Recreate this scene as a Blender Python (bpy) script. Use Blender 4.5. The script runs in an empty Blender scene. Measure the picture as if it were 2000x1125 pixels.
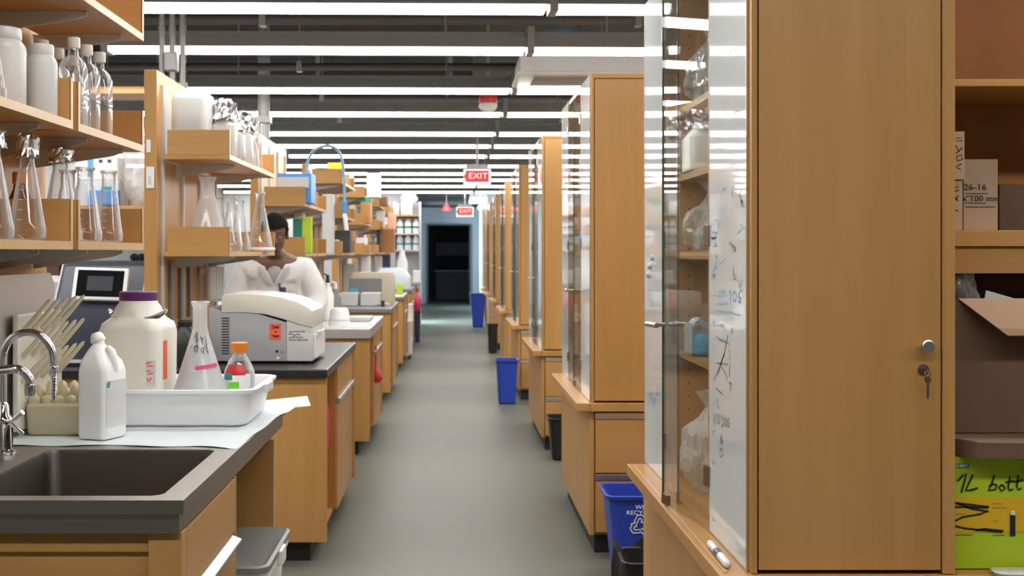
import bpy, bmesh, math, random
from mathutils import Vector, Matrix, noise
random.seed(7)
sc = bpy.context.scene
COL = sc.collection
PI = math.pi
# ---------------------------------------------------------------- camera
H = 1.463            # eye height
FPX = 2440.0         # focal length in pixels of a 2000 px wide frame
VX, VY = 880.0, 492.0   # where the aisle vanishes in the photograph
cam_d = bpy.data.cameras.new('camera'); cam = bpy.data.objects.new('camera', cam_d); COL.objects.link(cam)
cam.location = (0, 0, H); cam.rotation_euler = (PI/2, 0, 0)
cam_d.sensor_width = 36; cam_d.lens = 36*FPX/2000
cam_d.shift_x = (1000-VX)/2000; cam_d.shift_y = -(562.5-VY)/2000
cam_d.clip_start = .05; cam_d.clip_end = 120
cam_d.dof.use_dof = True; cam_d.dof.focus_distance = 3.05; cam_d.dof.aperture_fstop = 9
sc.camera = cam
# ---------------------------------------------------------------- world, exposure
w = bpy.data.worlds.new('world'); sc.world = w; w.use_nodes = True
w.node_tree.nodes['Background'].inputs[0].default_value = (.62, .78, 1, 1)
w.node_tree.nodes['Background'].inputs[1].default_value = 1.2
vs = sc.view_settings
vs.view_transform = 'Standard'; vs.look = 'None'; vs.gamma = 1; vs.use_curve_mapping = False; vs.exposure = 1.1
sc.cycles.transparent_max_bounces = 32
sc.cycles.max_bounces = 10; sc.cycles.diffuse_bounces = 5
sc.cycles.sample_clamp_indirect = 6
LAMP = 10.8          # radiance of the ceiling diffusers
# daylight through the glazed side door at the far end (an area lamp standing outside it)
ld = bpy.data.lights.new('daylight', 'AREA'); ld.shape = 'RECTANGLE'; ld.size = 1.3; ld.size_y = 2.0; ld.energy = 200; ld.color = (.62, .82, 1)
lo = bpy.data.objects.new('daylight', ld); COL.objects.link(lo); lo.location = (-1.25, 26.15, 1.25); lo.rotation_euler = (0, math.radians(-68), 0)

l2 = bpy.data.objects.new('vestibule_fill', ld.copy()); COL.objects.link(l2); l2.data.energy = 110; l2.data.size_y = 1.3  # added fill lamp that brightens the far vestibule wall
l2.location = (-1.25, 32.6, 1.7); l2.rotation_euler = (0, math.radians(-80), 0)

# ---------------------------------------------------------------- helpers
def px(x, y, Y):
    """world point seen at pixel x, y of the photograph at distance Y"""
    return Vector(((x-VX)*Y/FPX, Y, H-(y-VY)*Y/FPX))
def lin(r, g, b):
    f = lambda v: (v/255/12.92) if v <= 10 else ((v/255+.055)/1.055)**2.4
    return (f(r), f(g), f(b), 1)
ORG = {}
class MB:
    def __init__(s): s.bm = bmesh.new()
    def box(s, x0, x1, y0, y1, z0, z1, bev=0, M=None):
        r = bmesh.ops.create_cube(s.bm, size=1)
        vs_ = r['verts']
        for v in vs_:
            v.co = Vector((x0+(v.co.x+.5)*(x1-x0), y0+(v.co.y+.5)*(y1-y0), z0+(v.co.z+.5)*(z1-z0)))
        if bev:
            es = {e for v in vs_ for e in v.link_edges}
            q = bmesh.ops.bevel(s.bm, geom=list(es), offset=bev, segments=2, affect='EDGES', profile=.6)
            vs_ = q['verts']
        if M is not None:
            vv = {v for v in vs_} if not bev else {v for v in vs_}
            for v in vv: v.co = M @ v.co
        return s
    def prism(s, pts, axis, a, b, bev=0):
        """extrude polygon pts (2-D) along axis from a to b; x: pts=(y,z), y: pts=(x,z), z: pts=(x,y)"""
        def mk(p, t): return {'x': (t, p[0], p[1]), 'y': (p[0], t, p[1]), 'z': (p[0], p[1], t)}[axis]
        A = [s.bm.verts.new(mk(p, a)) for p in pts]; B = [s.bm.verts.new(mk(p, b)) for p in pts]
        n = len(pts); fs = [s.bm.faces.new(A), s.bm.faces.new(B[::-1])]
        for i in range(n): fs.append(s.bm.faces.new((A[i], B[i], B[(i+1) % n], A[(i+1) % n])))
        bmesh.ops.recalc_face_normals(s.bm, faces=fs)
        if bev:
            es = {e for f in fs for e in f.edges}
            bmesh.ops.bevel(s.bm, geom=list(es), offset=bev, segments=2, affect='EDGES', profile=.6)
        return s
    def ring(s, pts): return [s.bm.verts.new(p) for p in pts]
    def skin(s, rings, cap0=True, cap1=True, closed=False):
        R = [s.ring(r) for r in rings]; n = len(R[0]); fs = []
        m = len(R)
        for i in range(m if closed else m-1):
            a, b = R[i], R[(i+1) % m]
            for j in range(n): fs.append(s.bm.faces.new((a[j], a[(j+1) % n], b[(j+1) % n], b[j])))
        if not closed:
            if cap0: fs.append(s.bm.faces.new(R[0][::-1]))
            if cap1: fs.append(s.bm.faces.new(R[-1]))
        bmesh.ops.recalc_face_normals(s.bm, faces=fs)
        return s
    def lathe(s, prof, c=(0, 0, 0), n=24, cap0=True, cap1=False):
        rings = []
        for r, z in prof:
            rings.append([(c[0]+max(r, 1e-4)*math.cos(2*PI*k/n), c[1]+max(r, 1e-4)*math.sin(2*PI*k/n), c[2]+z) for k in range(n)])
        return s.skin(rings, cap0, cap1)
    def cyl(s, p0, p1, r0, r1=None, n=16, caps=True):
        r1 = r0 if r1 is None else r1
        p0, p1 = Vector(p0), Vector(p1); d = (p1-p0).normalized()
        u = d.orthogonal().normalized(); v = d.cross(u)
        mk = lambda p, r: [p+u*r*math.cos(2*PI*k/n)+v*r*math.sin(2*PI*k/n) for k in range(n)]
        return s.skin([mk(p0, r0), mk(p1, r1)], caps, caps)
    def tube(s, path, r, n=8, closed=False):
        path = [Vector(p) for p in path]; m = len(path); rings = []; u = None
        rr = r if isinstance(r, (list, tuple)) else [r]*m
        for i, p in enumerate(path):
            if closed: d = path[(i+1) % m]-path[i-1]
            else: d = path[min(i+1, m-1)]-path[max(i-1, 0)]
            d = d.normalized()
            u = d.orthogonal().normalized() if u is None else (u-d*u.dot(d)).normalized()
            v = d.cross(u)
            rings.append([p+u*rr[i]*math.cos(2*PI*k/n)+v*rr[i]*math.sin(2*PI*k/n) for k in range(n)])
        return s.skin(rings, True, True, closed)
    def rbox(s, secs, n=6, cap0=True, cap1=True):
        """loft of rounded rectangles: (cx, cy, z, half x, half y, corner radius)"""
        rings = []
        for cx, cy, z, hx, hy, r in secs:
            r = min(r, hx*.999, hy*.999); P = []
            for qx, qy, a0 in ((1, 1, 0), (-1, 1, PI/2), (-1, -1, PI), (1, -1, 1.5*PI)):
                for k in range(n+1):
                    a = a0+PI/2*k/n
                    P.append((cx+qx*(hx-r)+r*math.cos(a), cy+qy*(hy-r)+r*math.sin(a), z))
            rings.append(P)
        return s.skin(rings, cap0, cap1)
    def sph(s, c, rx, ry=None, rz=None, u=16, v=10, jit=0, M=None):
        ry = rx if ry is None else ry; rz = rx if rz is None else rz
        r = bmesh.ops.create_uvsphere(s.bm, u_segments=u, v_segments=v, radius=1)
        for q in r['verts']:
            k = 1+(jit*(random.random()-.5)*2 if jit else 0)
            p = Vector((q.co.x*rx*k, q.co.y*ry*k, q.co.z*rz*k))
            if M is not None: p = M @ p
            q.co = Vector(c)+p
        return s
    def grid(s, fn, nu, nv, th=0):
        """open sheet fn(u,v) -> point"""
        V = [[s.bm.verts.new(fn(i/nu, j/nv)) for j in range(nv+1)] for i in range(nu+1)]
        fs = [s.bm.faces.new((V[i][j], V[i+1][j], V[i+1][j+1], V[i][j+1])) for i in range(nu) for j in range(nv)]
        if th:
            bmesh.ops.recalc_face_normals(s.bm, faces=fs)
            bmesh.ops.solidify(s.bm, geom=fs, thickness=th)
        return s
    def stroke(s, pts, wd, nrm):
        """flat pen line through pts lying on a surface with normal nrm"""
        nrm = Vector(nrm); P = [Vector(p) for p in pts]; L = []; R = []
        for i, p in enumerate(P):
            d = (P[min(i+1, len(P)-1)]-P[max(i-1, 0)]).normalized(); sd = d.cross(nrm).normalized()*wd/2
            L.append(s.bm.verts.new(p+sd)); R.append(s.bm.verts.new(p-sd))
        for i in range(len(P)-1): s.bm.faces.new((L[i], L[i+1], R[i+1], R[i]))
        return s
    def xform(s, M):
        bmesh.ops.transform(s.bm, matrix=M, verts=s.bm.verts); return s
    def mesh(s, name, mat, smooth=False, off=None):
        if off is not None: bmesh.ops.translate(s.bm, vec=-Vector(off), verts=s.bm.verts)
        me = bpy.data.meshes.new(name); s.bm.to_mesh(me); s.bm.free()
        if mat: me.materials.append(mat)
        if smooth:
            for p in me.polygons: p.use_smooth = True
            me.set_sharp_from_angle(angle=math.radians(smooth if smooth is not True else 42))
        return me
    def obj(s, name, mat, parent=None, smooth=False, local=False, label=None):
        if parent is not None:
            off = None if local else ORG[parent.name]
            o = bpy.data.objects.new(name, s.mesh(name, mat, smooth, off)); COL.objects.link(o)
            o.parent = parent; ORG[o.name] = ORG[parent.name]
        else:
            zs = [v.co for v in s.bm.verts]
            lo_ = Vector([min(c[i] for c in zs) for i in range(3)]); hi = Vector([max(c[i] for c in zs) for i in range(3)])
            off = Vector(((lo_.x+hi.x)/2, (lo_.y+hi.y)/2, lo_.z))
            o = bpy.data.objects.new(name, s.mesh(name, mat, smooth, off)); COL.objects.link(o)
            o.location = off; ORG[o.name] = off
        if label: o['label'] = label
        return o
def tag(o, label, cat, group=None):
    o['label'] = label; o['category'] = cat
    if group: o['group'] = group
    return o
def stuff(o): o['kind'] = 'stuff'; return o
def struct(o): o['kind'] = 'structure'; return o
def thing(name, label, cat, loc, group=None, rot=(0, 0, 0)):
    o = bpy.data.objects.new(name, None); COL.objects.link(o); o.empty_display_size = .05
    o.location = loc; o.rotation_euler = rot; ORG[o.name] = Vector(loc)
    return tag(o, label, cat, group)
def dup(o, parent=None):
    c = o.copy(); COL.objects.link(c)
    ORG[c.name] = ORG[o.name]
    if parent: c.parent = parent
    for ch in list(o.children): dup(ch, c)
    return c
def place(o, loc, label=None, rz=None):
    o.location = loc
    if label: o['label'] = label
    if rz is not None: o.rotation_euler = (0, 0, rz)
    return o
def text_mesh(txt, size, ext=.0004):
    cu = bpy.data.curves.new('txt', 'FONT'); cu.body = txt; cu.size = size; cu.align_x = 'CENTER'; cu.align_y = 'CENTER'; cu.extrude = ext
    cu.resolution_u = 3
    t = bpy.data.objects.new('txt', cu); COL.objects.link(t)
    dg = bpy.context.evaluated_depsgraph_get(); me = bpy.data.meshes.new_from_object(t.evaluated_get(dg))
    bpy.data.objects.remove(t); bpy.data.curves.remove(cu)
    return me
def lettering(txt, size, mat, parent, M, bold=0, sx=1):
    """text lying in its own XY plane, moved by world matrix M"""
    me = text_mesh(txt, size)
    me.transform(Matrix.Diagonal((sx, 1, 1, 1))); me.transform(M); me.transform(Matrix.Translation(-ORG[parent.name]))
    me.materials.clear(); me.materials.append(mat)
    o = bpy.data.objects.new('lettering', me); COL.objects.link(o); o.parent = parent; ORG[o.name] = ORG[parent.name]
    return o
def face_cam(p):      # text that faces -Y
    return Matrix.Translation(p) @ Matrix.Rotation(PI/2, 4, 'X')
def face_aisle_r(p):  # text on the right-hand units, facing -X
    return Matrix.Translation(p) @ Matrix.Rotation(-PI/2, 4, 'Z') @ Matrix.Rotation(PI/2, 4, 'X')
def face_aisle_l(p):  # facing +X
    return Matrix.Translation(p) @ Matrix.Rotation(PI/2, 4, 'Z') @ Matrix.Rotation(PI/2, 4, 'X')

# ---------------------------------------------------------------- materials
def nm(name):
    m = bpy.data.materials.new(name); m.use_nodes = True; nt = m.node_tree
    return m, nt, nt.nodes['Principled BSDF']
def P(name, col, rough=.5, metal=0, noise_amt=.05, nscale=6, spec=.5, **kw):
    m, nt, b = nm(name); N = nt.nodes
    b.inputs['Roughness'].default_value = rough; b.inputs['Metallic'].default_value = metal
    b.inputs['Specular IOR Level'].default_value = spec
    if noise_amt:
        tc = N.new('ShaderNodeTexCoord'); nz = N.new('ShaderNodeTexNoise'); nz.inputs['Scale'].default_value = nscale
        nz.inputs['Detail'].default_value = 4
        nt.links.new(tc.outputs['Object'], nz.inputs['Vector'])
        mx = N.new('ShaderNodeMix'); mx.data_type = 'RGBA'
        mx.inputs[6].default_value = tuple(c*(1-noise_amt) for c in col[:3])+(1,)
        mx.inputs[7].default_value = tuple(min(1, c*(1+noise_amt)) for c in col[:3])+(1,)
        nt.links.new(nz.outputs['Fac'], mx.inputs[0]); nt.links.new(mx.outputs[2], b.inputs['Base Color'])
    else: b.inputs['Base Color'].default_value = col
    for k, v in kw.items(): b.inputs[k.replace('_', ' ')].default_value = v
    return m
def wood(name, ca, cb, scale, rough=.38, cc=None):
    m, nt, b = nm(name); N = nt.nodes; L = nt.links
    tc = N.new('ShaderNodeTexCoord'); oi = N.new('ShaderNodeObjectInfo')
    ad = N.new('ShaderNodeVectorMath'); ad.operation = 'ADD'
    ml = N.new('ShaderNodeVectorMath'); ml.operation = 'SCALE'; ml.inputs['Scale'].default_value = 13.7
    cx = N.new('ShaderNodeCombineXYZ')
    for i in range(3): L.new(oi.outputs['Random'], cx.inputs[i])
    L.new(cx.outputs[0], ml.inputs[0]); L.new(tc.outputs['Object'], ad.inputs[0]); L.new(ml.outputs[0], ad.inputs[1])
    mp = N.new('ShaderNodeMapping'); mp.inputs['Scale'].default_value = scale; L.new(ad.outputs[0], mp.inputs['Vector'])
    n1 = N.new('ShaderNodeTexNoise'); n1.inputs['Scale'].default_value = 1; n1.inputs['Detail'].default_value = 6; n1.inputs['Roughness'].default_value = .62; n1.inputs['Distortion'].default_value = .4
    L.new(mp.outputs[0], n1.inputs['Vector'])
    mp2 = N.new('ShaderNodeMapping'); mp2.inputs['Scale'].default_value = tuple(v*.22 for v in scale); L.new(ad.outputs[0], mp2.inputs['Vector'])
    n2 = N.new('ShaderNodeTexNoise'); n2.inputs['Scale'].default_value = 1; n2.inputs['Detail'].default_value = 2; L.new(mp2.outputs[0], n2.inputs['Vector'])
    av = N.new('ShaderNodeMath'); av.operation = 'MULTIPLY_ADD'; av.inputs[1].default_value = .45; L.new(n1.outputs['Fac'], av.inputs[0])
    h = N.new('ShaderNodeMath'); h.operation = 'MULTIPLY'; h.inputs[1].default_value = .55; L.new(n2.outputs['Fac'], h.inputs[0]); L.new(h.outputs[0], av.inputs[2])
    rp = N.new('ShaderNodeValToRGB'); L.new(av.outputs[0], rp.inputs[0])
    e = rp.color_ramp.elements; e[0].position = .36; e[0].color = ca; e[1].position = .64; e[1].color = cb
    L.new(rp.outputs[0], b.inputs['Base Color'])
    bp = N.new('ShaderNodeBump'); bp.inputs['Strength'].default_value = .04; bp.inputs['Distance'].default_value = .002
    L.new(n1.outputs['Fac'], bp.inputs['Height']); L.new(bp.outputs[0], b.inputs['Normal'])
    b.inputs['Roughness'].default_value = rough; b.inputs['Specular IOR Level'].default_value = .26
    return m
MA, MBc = (.445, .230, .070, 1), (.535, .290, .102, 1)
maple = wood('maple_upright', MA, MBc, (16, 16, 1.0))
maple_y = wood('maple_along_aisle', MA, MBc, (16, 1.0, 16))
maple_x = wood('maple_across', MA, MBc, (1.0, 16, 16))
maple_pale = wood('maple_pale_edge', (.48, .305, .14, 1), (.56, .365, .175, 1), (3, 3, 3))
maple_red = wood('maple_warm_back', (.40, .165, .042, 1), (.48, .20, .055, 1), (12, 12, 1))
def brushed(name, col, rough, sc_):
    m, nt, b = nm(name); N = nt.nodes; L = nt.links
    tc = N.new('ShaderNodeTexCoord'); mp = N.new('ShaderNodeMapping'); mp.inputs['Scale'].default_value = sc_
    L.new(tc.outputs['Object'], mp.inputs['Vector'])
    nz = N.new('ShaderNodeTexNoise'); nz.inputs['Scale'].default_value = 1; nz.inputs['Detail'].default_value = 5; L.new(mp.outputs[0], nz.inputs['Vector'])
    mr = N.new('ShaderNodeMapRange'); mr.inputs['To Min'].default_value = rough-.08; mr.inputs['To Max'].default_value = rough+.1
    L.new(nz.outputs['Fac'], mr.inputs['Value']); L.new(mr.outputs[0], b.inputs['Roughness'])
    b.inputs['Base Color'].default_value = col; b.inputs['Metallic'].default_value = 1
    return m
steel = brushed('brushed_steel', (.36, .33, .30, 1), .36, (4, 220, 220))
steel_d = brushed('shaded_basin_steel', (.17, .155, .14, 1), .40, (3, 3, 3))  # darker copy of the deck steel, the basin's inner shade put into its colour
steel_l = brushed('brushed_steel_light', (.62, .61, .60, 1), .38, (4, 220, 220))
alu = P('aluminium_pull', (.62, .62, .64, 1), .35, 1)
chrome = P('chrome', (.78, .78, .80, 1), .08, 1, 0)
darkmetal = P('dark_metal', (.12, .10, .09, 1), .3, .9)
bronze = P('bronze_clip', (.30, .24, .18, 1), .3, .9)
epoxy = P('black_epoxy', (.020, .021, .024, 1), .28, 0, .15)
greytop = P('grey_worktop', (.20, .20, .20, 1), .35)
greymet = P('grey_painted_metal', (.22, .22, .215, 1), .45, 0)
greydark = P('dark_grey_paint', (.060, .056, .052, 1), .6, 0)
greypl = P('grey_plastic', (.40, .40, .39, 1), .45)
palegrey = P('pale_grey_plastic', (.58, .58, .56, 1), .45)
cream = P('cream_plastic', (.66, .62, .54, 1), .42)
beige = P('beige_plastic', (.52, .45, .33, 1), .5)
white = P('white_plastic', (.80, .80, .80, 1), .35)
whitepaper = P('white_paper', (.66, .66, .66, 1), .8)
black = P('black_plastic', (.012, .012, .013, 1), .35)
blackbag = P('black_bin_liner', (.015, .015, .016, 1), .22)
navy = P('navy_plastic', (.03, .035, .09, 1), .4)
slate = P('slate_plastic', (.050, .058, .085, 1), .42)
blue = P('blue_bin_plastic', (.020, .055, .40, 1), .38)
blue_in = blue
ltblue = P('light_blue', (.10, .30, .68, 1), .5)
sky_b = P('sky_blue_packet', (.10, .42, .68, 1), .4)
padmat = P('absorbent_pad', (.66, .71, .73, 1), .85)
teal = P('teal', (.03, .30, .25, 1), .5)
lime = P('lime', (.46, .62, .02, 1), .5)
purple = P('purple_lid', (.10, .018, .11, 1), .38)
orange = P('orange_cap', (.85, .24, .02, 1), .4)
brick = P('orange_red_label', (.85, .13, .05, 1), .6)
red = P('red_plastic', (.60, .03, .035, 1), .4)
pink = P('pink_tape', (.72, .07, .16, 1), .6)
green = P('green_tape', (.16, .66, .04, 1), .6)
magenta = P('magenta_bag', (.62, .04, .16, 1), .5)
yellow = P('yellow_paper', (.80, .60, .05, 1), .6)
cardb = P('cardboard', (.30, .185, .105, 1), .8, 0, .08, 20)
cardb_d = P('brown_box', (.15, .085, .050, 1), .8, 0, .08, 20)
kraft = P('kraft_box', (.42, .29, .19, 1), .8, 0, .06, 20)
limebox = P('lime_box', (.44, .58, .015, 1), .5, 0, .03)
orangelab = P('amber_label', (.72, .42, .01, 1), .55, 0, .03)
ink = P('black_ink', (.012, .012, .014, 1), .6, 0, 0)
inkgrey = P('faded_marker', (.42, .44, .46, 1), .6, 0, 0)
inkblue = P('blue_marker', (.30, .42, .56, 1), .6, 0, 0)
whiteink = P('white_print', (.82, .84, .88, 1), .5, 0, 0)
bezel_m = P('matt_black_bezel', (.006, .006, .007, 1), .7, 0, 0, 6, .05)
rubber = P('rubber', (.02, .02, .02, 1), .6)
foilm = P('crumpled_foil', (.80, .80, .82, 1), .22, 1, 0)
skinm = P('brown_skin', (.15, .070, .040, 1), .5, 0, .08, 30)
hairm = P('black_hair', (.008, .007, .007, 1), .8, 0, .3, 60, .1)
coatm = P('white_coat_cloth', (.70, .68, .67, 1), .85, 0, .03, 12)
shirtm = P('grey_shirt', (.36, .33, .32, 1), .85)
trousm = P('dark_trousers', (.03, .035, .05, 1), .85)
ceilm = P('charcoal_ceiling', (.036, .033, .029, 1), .85, 0, .2, .8)
wallm = P('pale_wall', (.62, .64, .66, 1), .7, 0, .02)
walld = P('grey_side_wall', (.42, .42, .41, 1), .8)
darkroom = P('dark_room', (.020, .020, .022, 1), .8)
ductm = P('duct_metal', (.16, .19, .24, 1), .42, .6)
board = P('whiteboard', (.66, .69, .69, 1), .035, 0, .02, 3)
knob_m = P('satin_knob', (.60, .58, .55, 1), .3, 1, 0)
def translucent(name, col, tr=.05, rough=.3):
    m, nt, b = nm(name); N = nt.nodes; L = nt.links
    b.inputs['Base Color'].default_value = col; b.inputs['Roughness'].default_value = rough
    t = N.new('ShaderNodeBsdfTranslucent'); t.inputs[0].default_value = col
    mx = N.new('ShaderNodeMixShader'); mx.inputs[0].default_value = tr
    nz = N.new('ShaderNodeTexNoise'); nz.inputs['Scale'].default_value = 9
    L.new(b.outputs[0], mx.inputs[1]); L.new(t.outputs[0], mx.inputs[2]); L.new(mx.outputs[0], N['Material Output'].inputs[0])
    return m
hdpe = translucent('hdpe_white', (.93, .93, .92, 1))
hdpe_cream = translucent('hdpe_cream', (.82, .78, .69, 1))
hdpe_shelf = translucent('hdpe_shelf', (.66, .645, .62, 1), .2)
tubm = translucent('tub_white', (.90, .90, .91, 1), .2)
foam = translucent('cream_foam', (.78, .70, .48, 1), .25, .5)
pegm = translucent('cream_peg', (.78, .71, .55, 1), .2, .4)
def thin_glass(name, tint, gl=1.0, blend=.22, rough=.03, haze=0, hcol=(.85, .85, .85, 1), base=.03, edge=0):
    """thin wall: clear sheet with mirror reflection growing towards grazing, a little haze, and optional painted-in edge highlights"""
    m, nt, b = nm(name); N = nt.nodes; L = nt.links; N.remove(b)
    t = N.new('ShaderNodeBsdfTransparent'); t.inputs[0].default_value = tint
    g = N.new('ShaderNodeBsdfGlossy'); g.inputs['Roughness'].default_value = rough
    lw = N.new('ShaderNodeLayerWeight'); lw.inputs['Blend'].default_value = blend
    mu = N.new('ShaderNodeMath'); mu.operation = 'MULTIPLY_ADD'; mu.inputs[1].default_value = gl; mu.inputs[2].default_value = base; mu.use_clamp = True
    L.new(lw.outputs['Fresnel'], mu.inputs[0])
    mx = N.new('ShaderNodeMixShader'); L.new(mu.outputs[0], mx.inputs[0]); L.new(t.outputs[0], mx.inputs[1]); L.new(g.outputs[0], mx.inputs[2])
    out = mx
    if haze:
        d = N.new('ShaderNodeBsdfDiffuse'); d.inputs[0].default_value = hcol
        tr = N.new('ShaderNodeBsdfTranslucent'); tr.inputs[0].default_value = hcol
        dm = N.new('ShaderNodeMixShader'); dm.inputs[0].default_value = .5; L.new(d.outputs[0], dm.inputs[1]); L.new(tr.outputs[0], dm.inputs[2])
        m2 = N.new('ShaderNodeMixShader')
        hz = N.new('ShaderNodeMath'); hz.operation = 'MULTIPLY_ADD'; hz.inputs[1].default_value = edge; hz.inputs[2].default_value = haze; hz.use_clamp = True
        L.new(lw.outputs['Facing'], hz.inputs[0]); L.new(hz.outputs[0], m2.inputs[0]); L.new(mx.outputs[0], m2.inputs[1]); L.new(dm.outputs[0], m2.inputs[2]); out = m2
    L.new(out.outputs[0], N['Material Output'].inputs[0])
    return m
glass = thin_glass('lab_glass', (.96, .96, .955, 1), .9, .3, .05, .02, (.95, .95, .95, 1), .03, .7)  # whitened edges stand in for bright streaks of refracted light
glass_cloud = thin_glass('cloudy_glass', (.93, .93, .93, 1), .5, .25, .08, .42, (.82, .82, .82, 1))
paneg = thin_glass('door_glass', (.97, .985, .97, 1), .33, .10, .012, .02, (.7, .75, .72, 1), .02)
bagm = thin_glass('clear_plastic_bag', (.93, .94, .94, 1), .9, .3, .12, .22, (.92, .93, .94, 1), .12, .4)
bagw = thin_glass('milky_plastic_bag', (.93, .94, .94, 1), .6, .3, .2, .55, (.92, .92, .93, 1), .10, .3)
amber = thin_glass('amber_glass', (.55, .25, .06, 1), .8, .25)
def emis(name, col, st):
    m, nt, b = nm(name); N = nt.nodes; L = nt.links; N.remove(b)
    e = N.new('ShaderNodeEmission'); e.inputs[0].default_value = col; e.inputs[1].default_value = st
    L.new(e.outputs[0], N['Material Output'].inputs[0]); return m
lampm = emis('lamp_diffuser', (1, .985, .96, 1), LAMP)
trofm = emis('troffer_panel', (1, .97, .92, 1), 5)
exitw = emis('exit_sign_white', (1, .90, .88, 1), .6)
exitr = emis('exit_sign_red', (.95, .10, .09, 1), .42)
screenm = emis('dim_screen', (.16, .17, .18, 1), .22)
def floor_mat():
    m, nt, b = nm('polished_floor'); N = nt.nodes; L = nt.links
    tc = N.new('ShaderNodeTexCoord'); n1 = N.new('ShaderNodeTexNoise'); n1.inputs['Scale'].default_value = .9; n1.inputs['Detail'].default_value = 5
    L.new(tc.outputs['Object'], n1.inputs['Vector'])
    rp = N.new('ShaderNodeValToRGB'); e = rp.color_ramp.elements
    e[0].position = .3; e[0].color = (.118, .123, .098, 1); e[1].position = .7; e[1].color = (.148, .153, .124, 1); L.new(n1.outputs['Fac'], rp.inputs[0])
    n3 = N.new('ShaderNodeTexNoise'); n3.inputs['Scale'].default_value = 160; L.new(tc.outputs['Object'], n3.inputs['Vector'])
    mx = N.new('ShaderNodeMix'); mx.data_type = 'RGBA'; mx.blend_type = 'MULTIPLY'; mx.inputs[0].default_value = .12
    L.new(rp.outputs[0], mx.inputs[6]); L.new(n3.outputs['Color'], mx.inputs[7]); L.new(mx.outputs[2], b.inputs['Base Color'])
    mr = N.new('ShaderNodeMapRange'); mr.inputs['To Min'].default_value = .34; mr.inputs['To Max'].default_value = .50
    L.new(n1.outputs['Fac'], mr.inputs['Value']); L.new(mr.outputs[0], b.inputs['Roughness']); b.inputs['Specular IOR Level'].default_value = .11
    return m
floorm = floor_mat()
# ================================================================ SETTING
struct(MB().box(-4.7, 4.7, -3.6, 40, -.12, 0).obj('floor', floorm))
CEIL = 3.32
struct(MB().box(-4.7, 4.7, -3.6, 40, CEIL, CEIL+.15).obj('ceiling', ceilm))
struct(MB().box(-4.7, -4.55, -3.6, 27, 0, CEIL).obj('wall_left', walld))
struct(MB().box(4.55, 4.7, -3.6, 40, 0, CEIL).obj('wall_right', walld))
struct(MB().box(-4.7, 4.7, -3.6, -3.45, 0, CEIL).obj('wall_behind', walld))
# the lab ends at a partition; a short vestibule leads to the dark doorway
struct(MB().box(-4.55, -.85, 25.05, 25.2, 0, CEIL).obj('wall_partition', wallm))
VW = MB().box(-.97, -.85, 25.2, 25.4, 0, CEIL).box(-.97, -.85, 26.9, 31.9, 0, CEIL).box(-.97, -.85, 33.3, 35.3, 0, CEIL).box(-.97, -.85, 31.9, 33.3, 0, 1.0).box(-.97, -.85, 31.9, 33.3, 2.4, CEIL).box(-.97, -.85, 25.4, 26.9, 2.15, CEIL)
vw = struct(VW.obj('wall_vestibule', wallm))
struct(MB().box(.78, .9, 26.75, 35.3, 0, CEIL).obj('wall_vestibule_side', wallm))
struct(MB().box(.9, 4.55, 26.75, 26.9, 0, CEIL).obj('wall_partition_side', wallm))
struct(MB().box(-.97, .9, 25.2, 35.42, 2.72, 2.8).box(-.97, .9, 25.06, 25.2, 2.72, CEIL).obj('ceiling_vestibule', ceilm))
d1 = struct(MB().box(-.93, -.915, 25.4, 26.9, 0, 2.15).obj('window_1', paneg))
d2 = struct(MB().box(-.93, -.915, 31.9, 33.3, 1.0, 2.4).obj('window_added', paneg))  # made-up opening, added so the fill lamp can shine in
f2 = MB()
for y in (31.9, 32.57, 33.24): f2.box(-.96, -.88, y, y+.06, 1.0, 2.4)
f2.box(-.96, -.88, 31.9, 33.3, 2.34, 2.4).box(-.96, -.88, 31.9, 33.3, 1.0, 1.06)
f2.obj('window_frame', greymet, d2)  # frame of the added opening
fr = MB()
for y in (25.4, 26.13, 26.84): fr.box(-.96, -.88, y, y+.06, 0, 2.15)
fr.box(-.96, -.88, 25.4, 26.9, 2.09, 2.15).box(-.96, -.88, 25.4, 26.9, 0, .07)
fr.obj('window_frame', greymet, d1)
wf = MB().box(-.85, -.62, 35.3, 35.42, 0, CEIL).box(.52, .78, 35.3, 35.42, 0, CEIL).box(-.62, .52, 35.3, 35.42, 2.2, CEIL)
struct(wf.obj('wall_far', wallm))
dr = struct(MB().box(-.66, -.62, 35.2, 35.44, 0, 2.24).box(.52, .56, 35.2, 35.44, 0, 2.24).box(-.62, .52, 35.2, 35.44, 2.2, 2.24).obj('door_1', greydark))
# the unlit room past the doorway
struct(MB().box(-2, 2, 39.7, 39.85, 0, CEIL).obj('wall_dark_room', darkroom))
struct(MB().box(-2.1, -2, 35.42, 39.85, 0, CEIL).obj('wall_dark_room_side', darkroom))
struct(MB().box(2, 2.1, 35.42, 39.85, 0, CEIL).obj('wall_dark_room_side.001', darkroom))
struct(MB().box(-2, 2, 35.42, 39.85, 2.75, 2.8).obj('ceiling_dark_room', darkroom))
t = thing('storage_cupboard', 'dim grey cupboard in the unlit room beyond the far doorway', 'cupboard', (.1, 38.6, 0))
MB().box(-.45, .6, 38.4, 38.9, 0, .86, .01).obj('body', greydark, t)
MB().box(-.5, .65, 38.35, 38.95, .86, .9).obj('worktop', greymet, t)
MB().box(-.45, .6, 38.75, 38.9, 1.35, 1.75).obj('upper_box', greydark, t)

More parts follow.
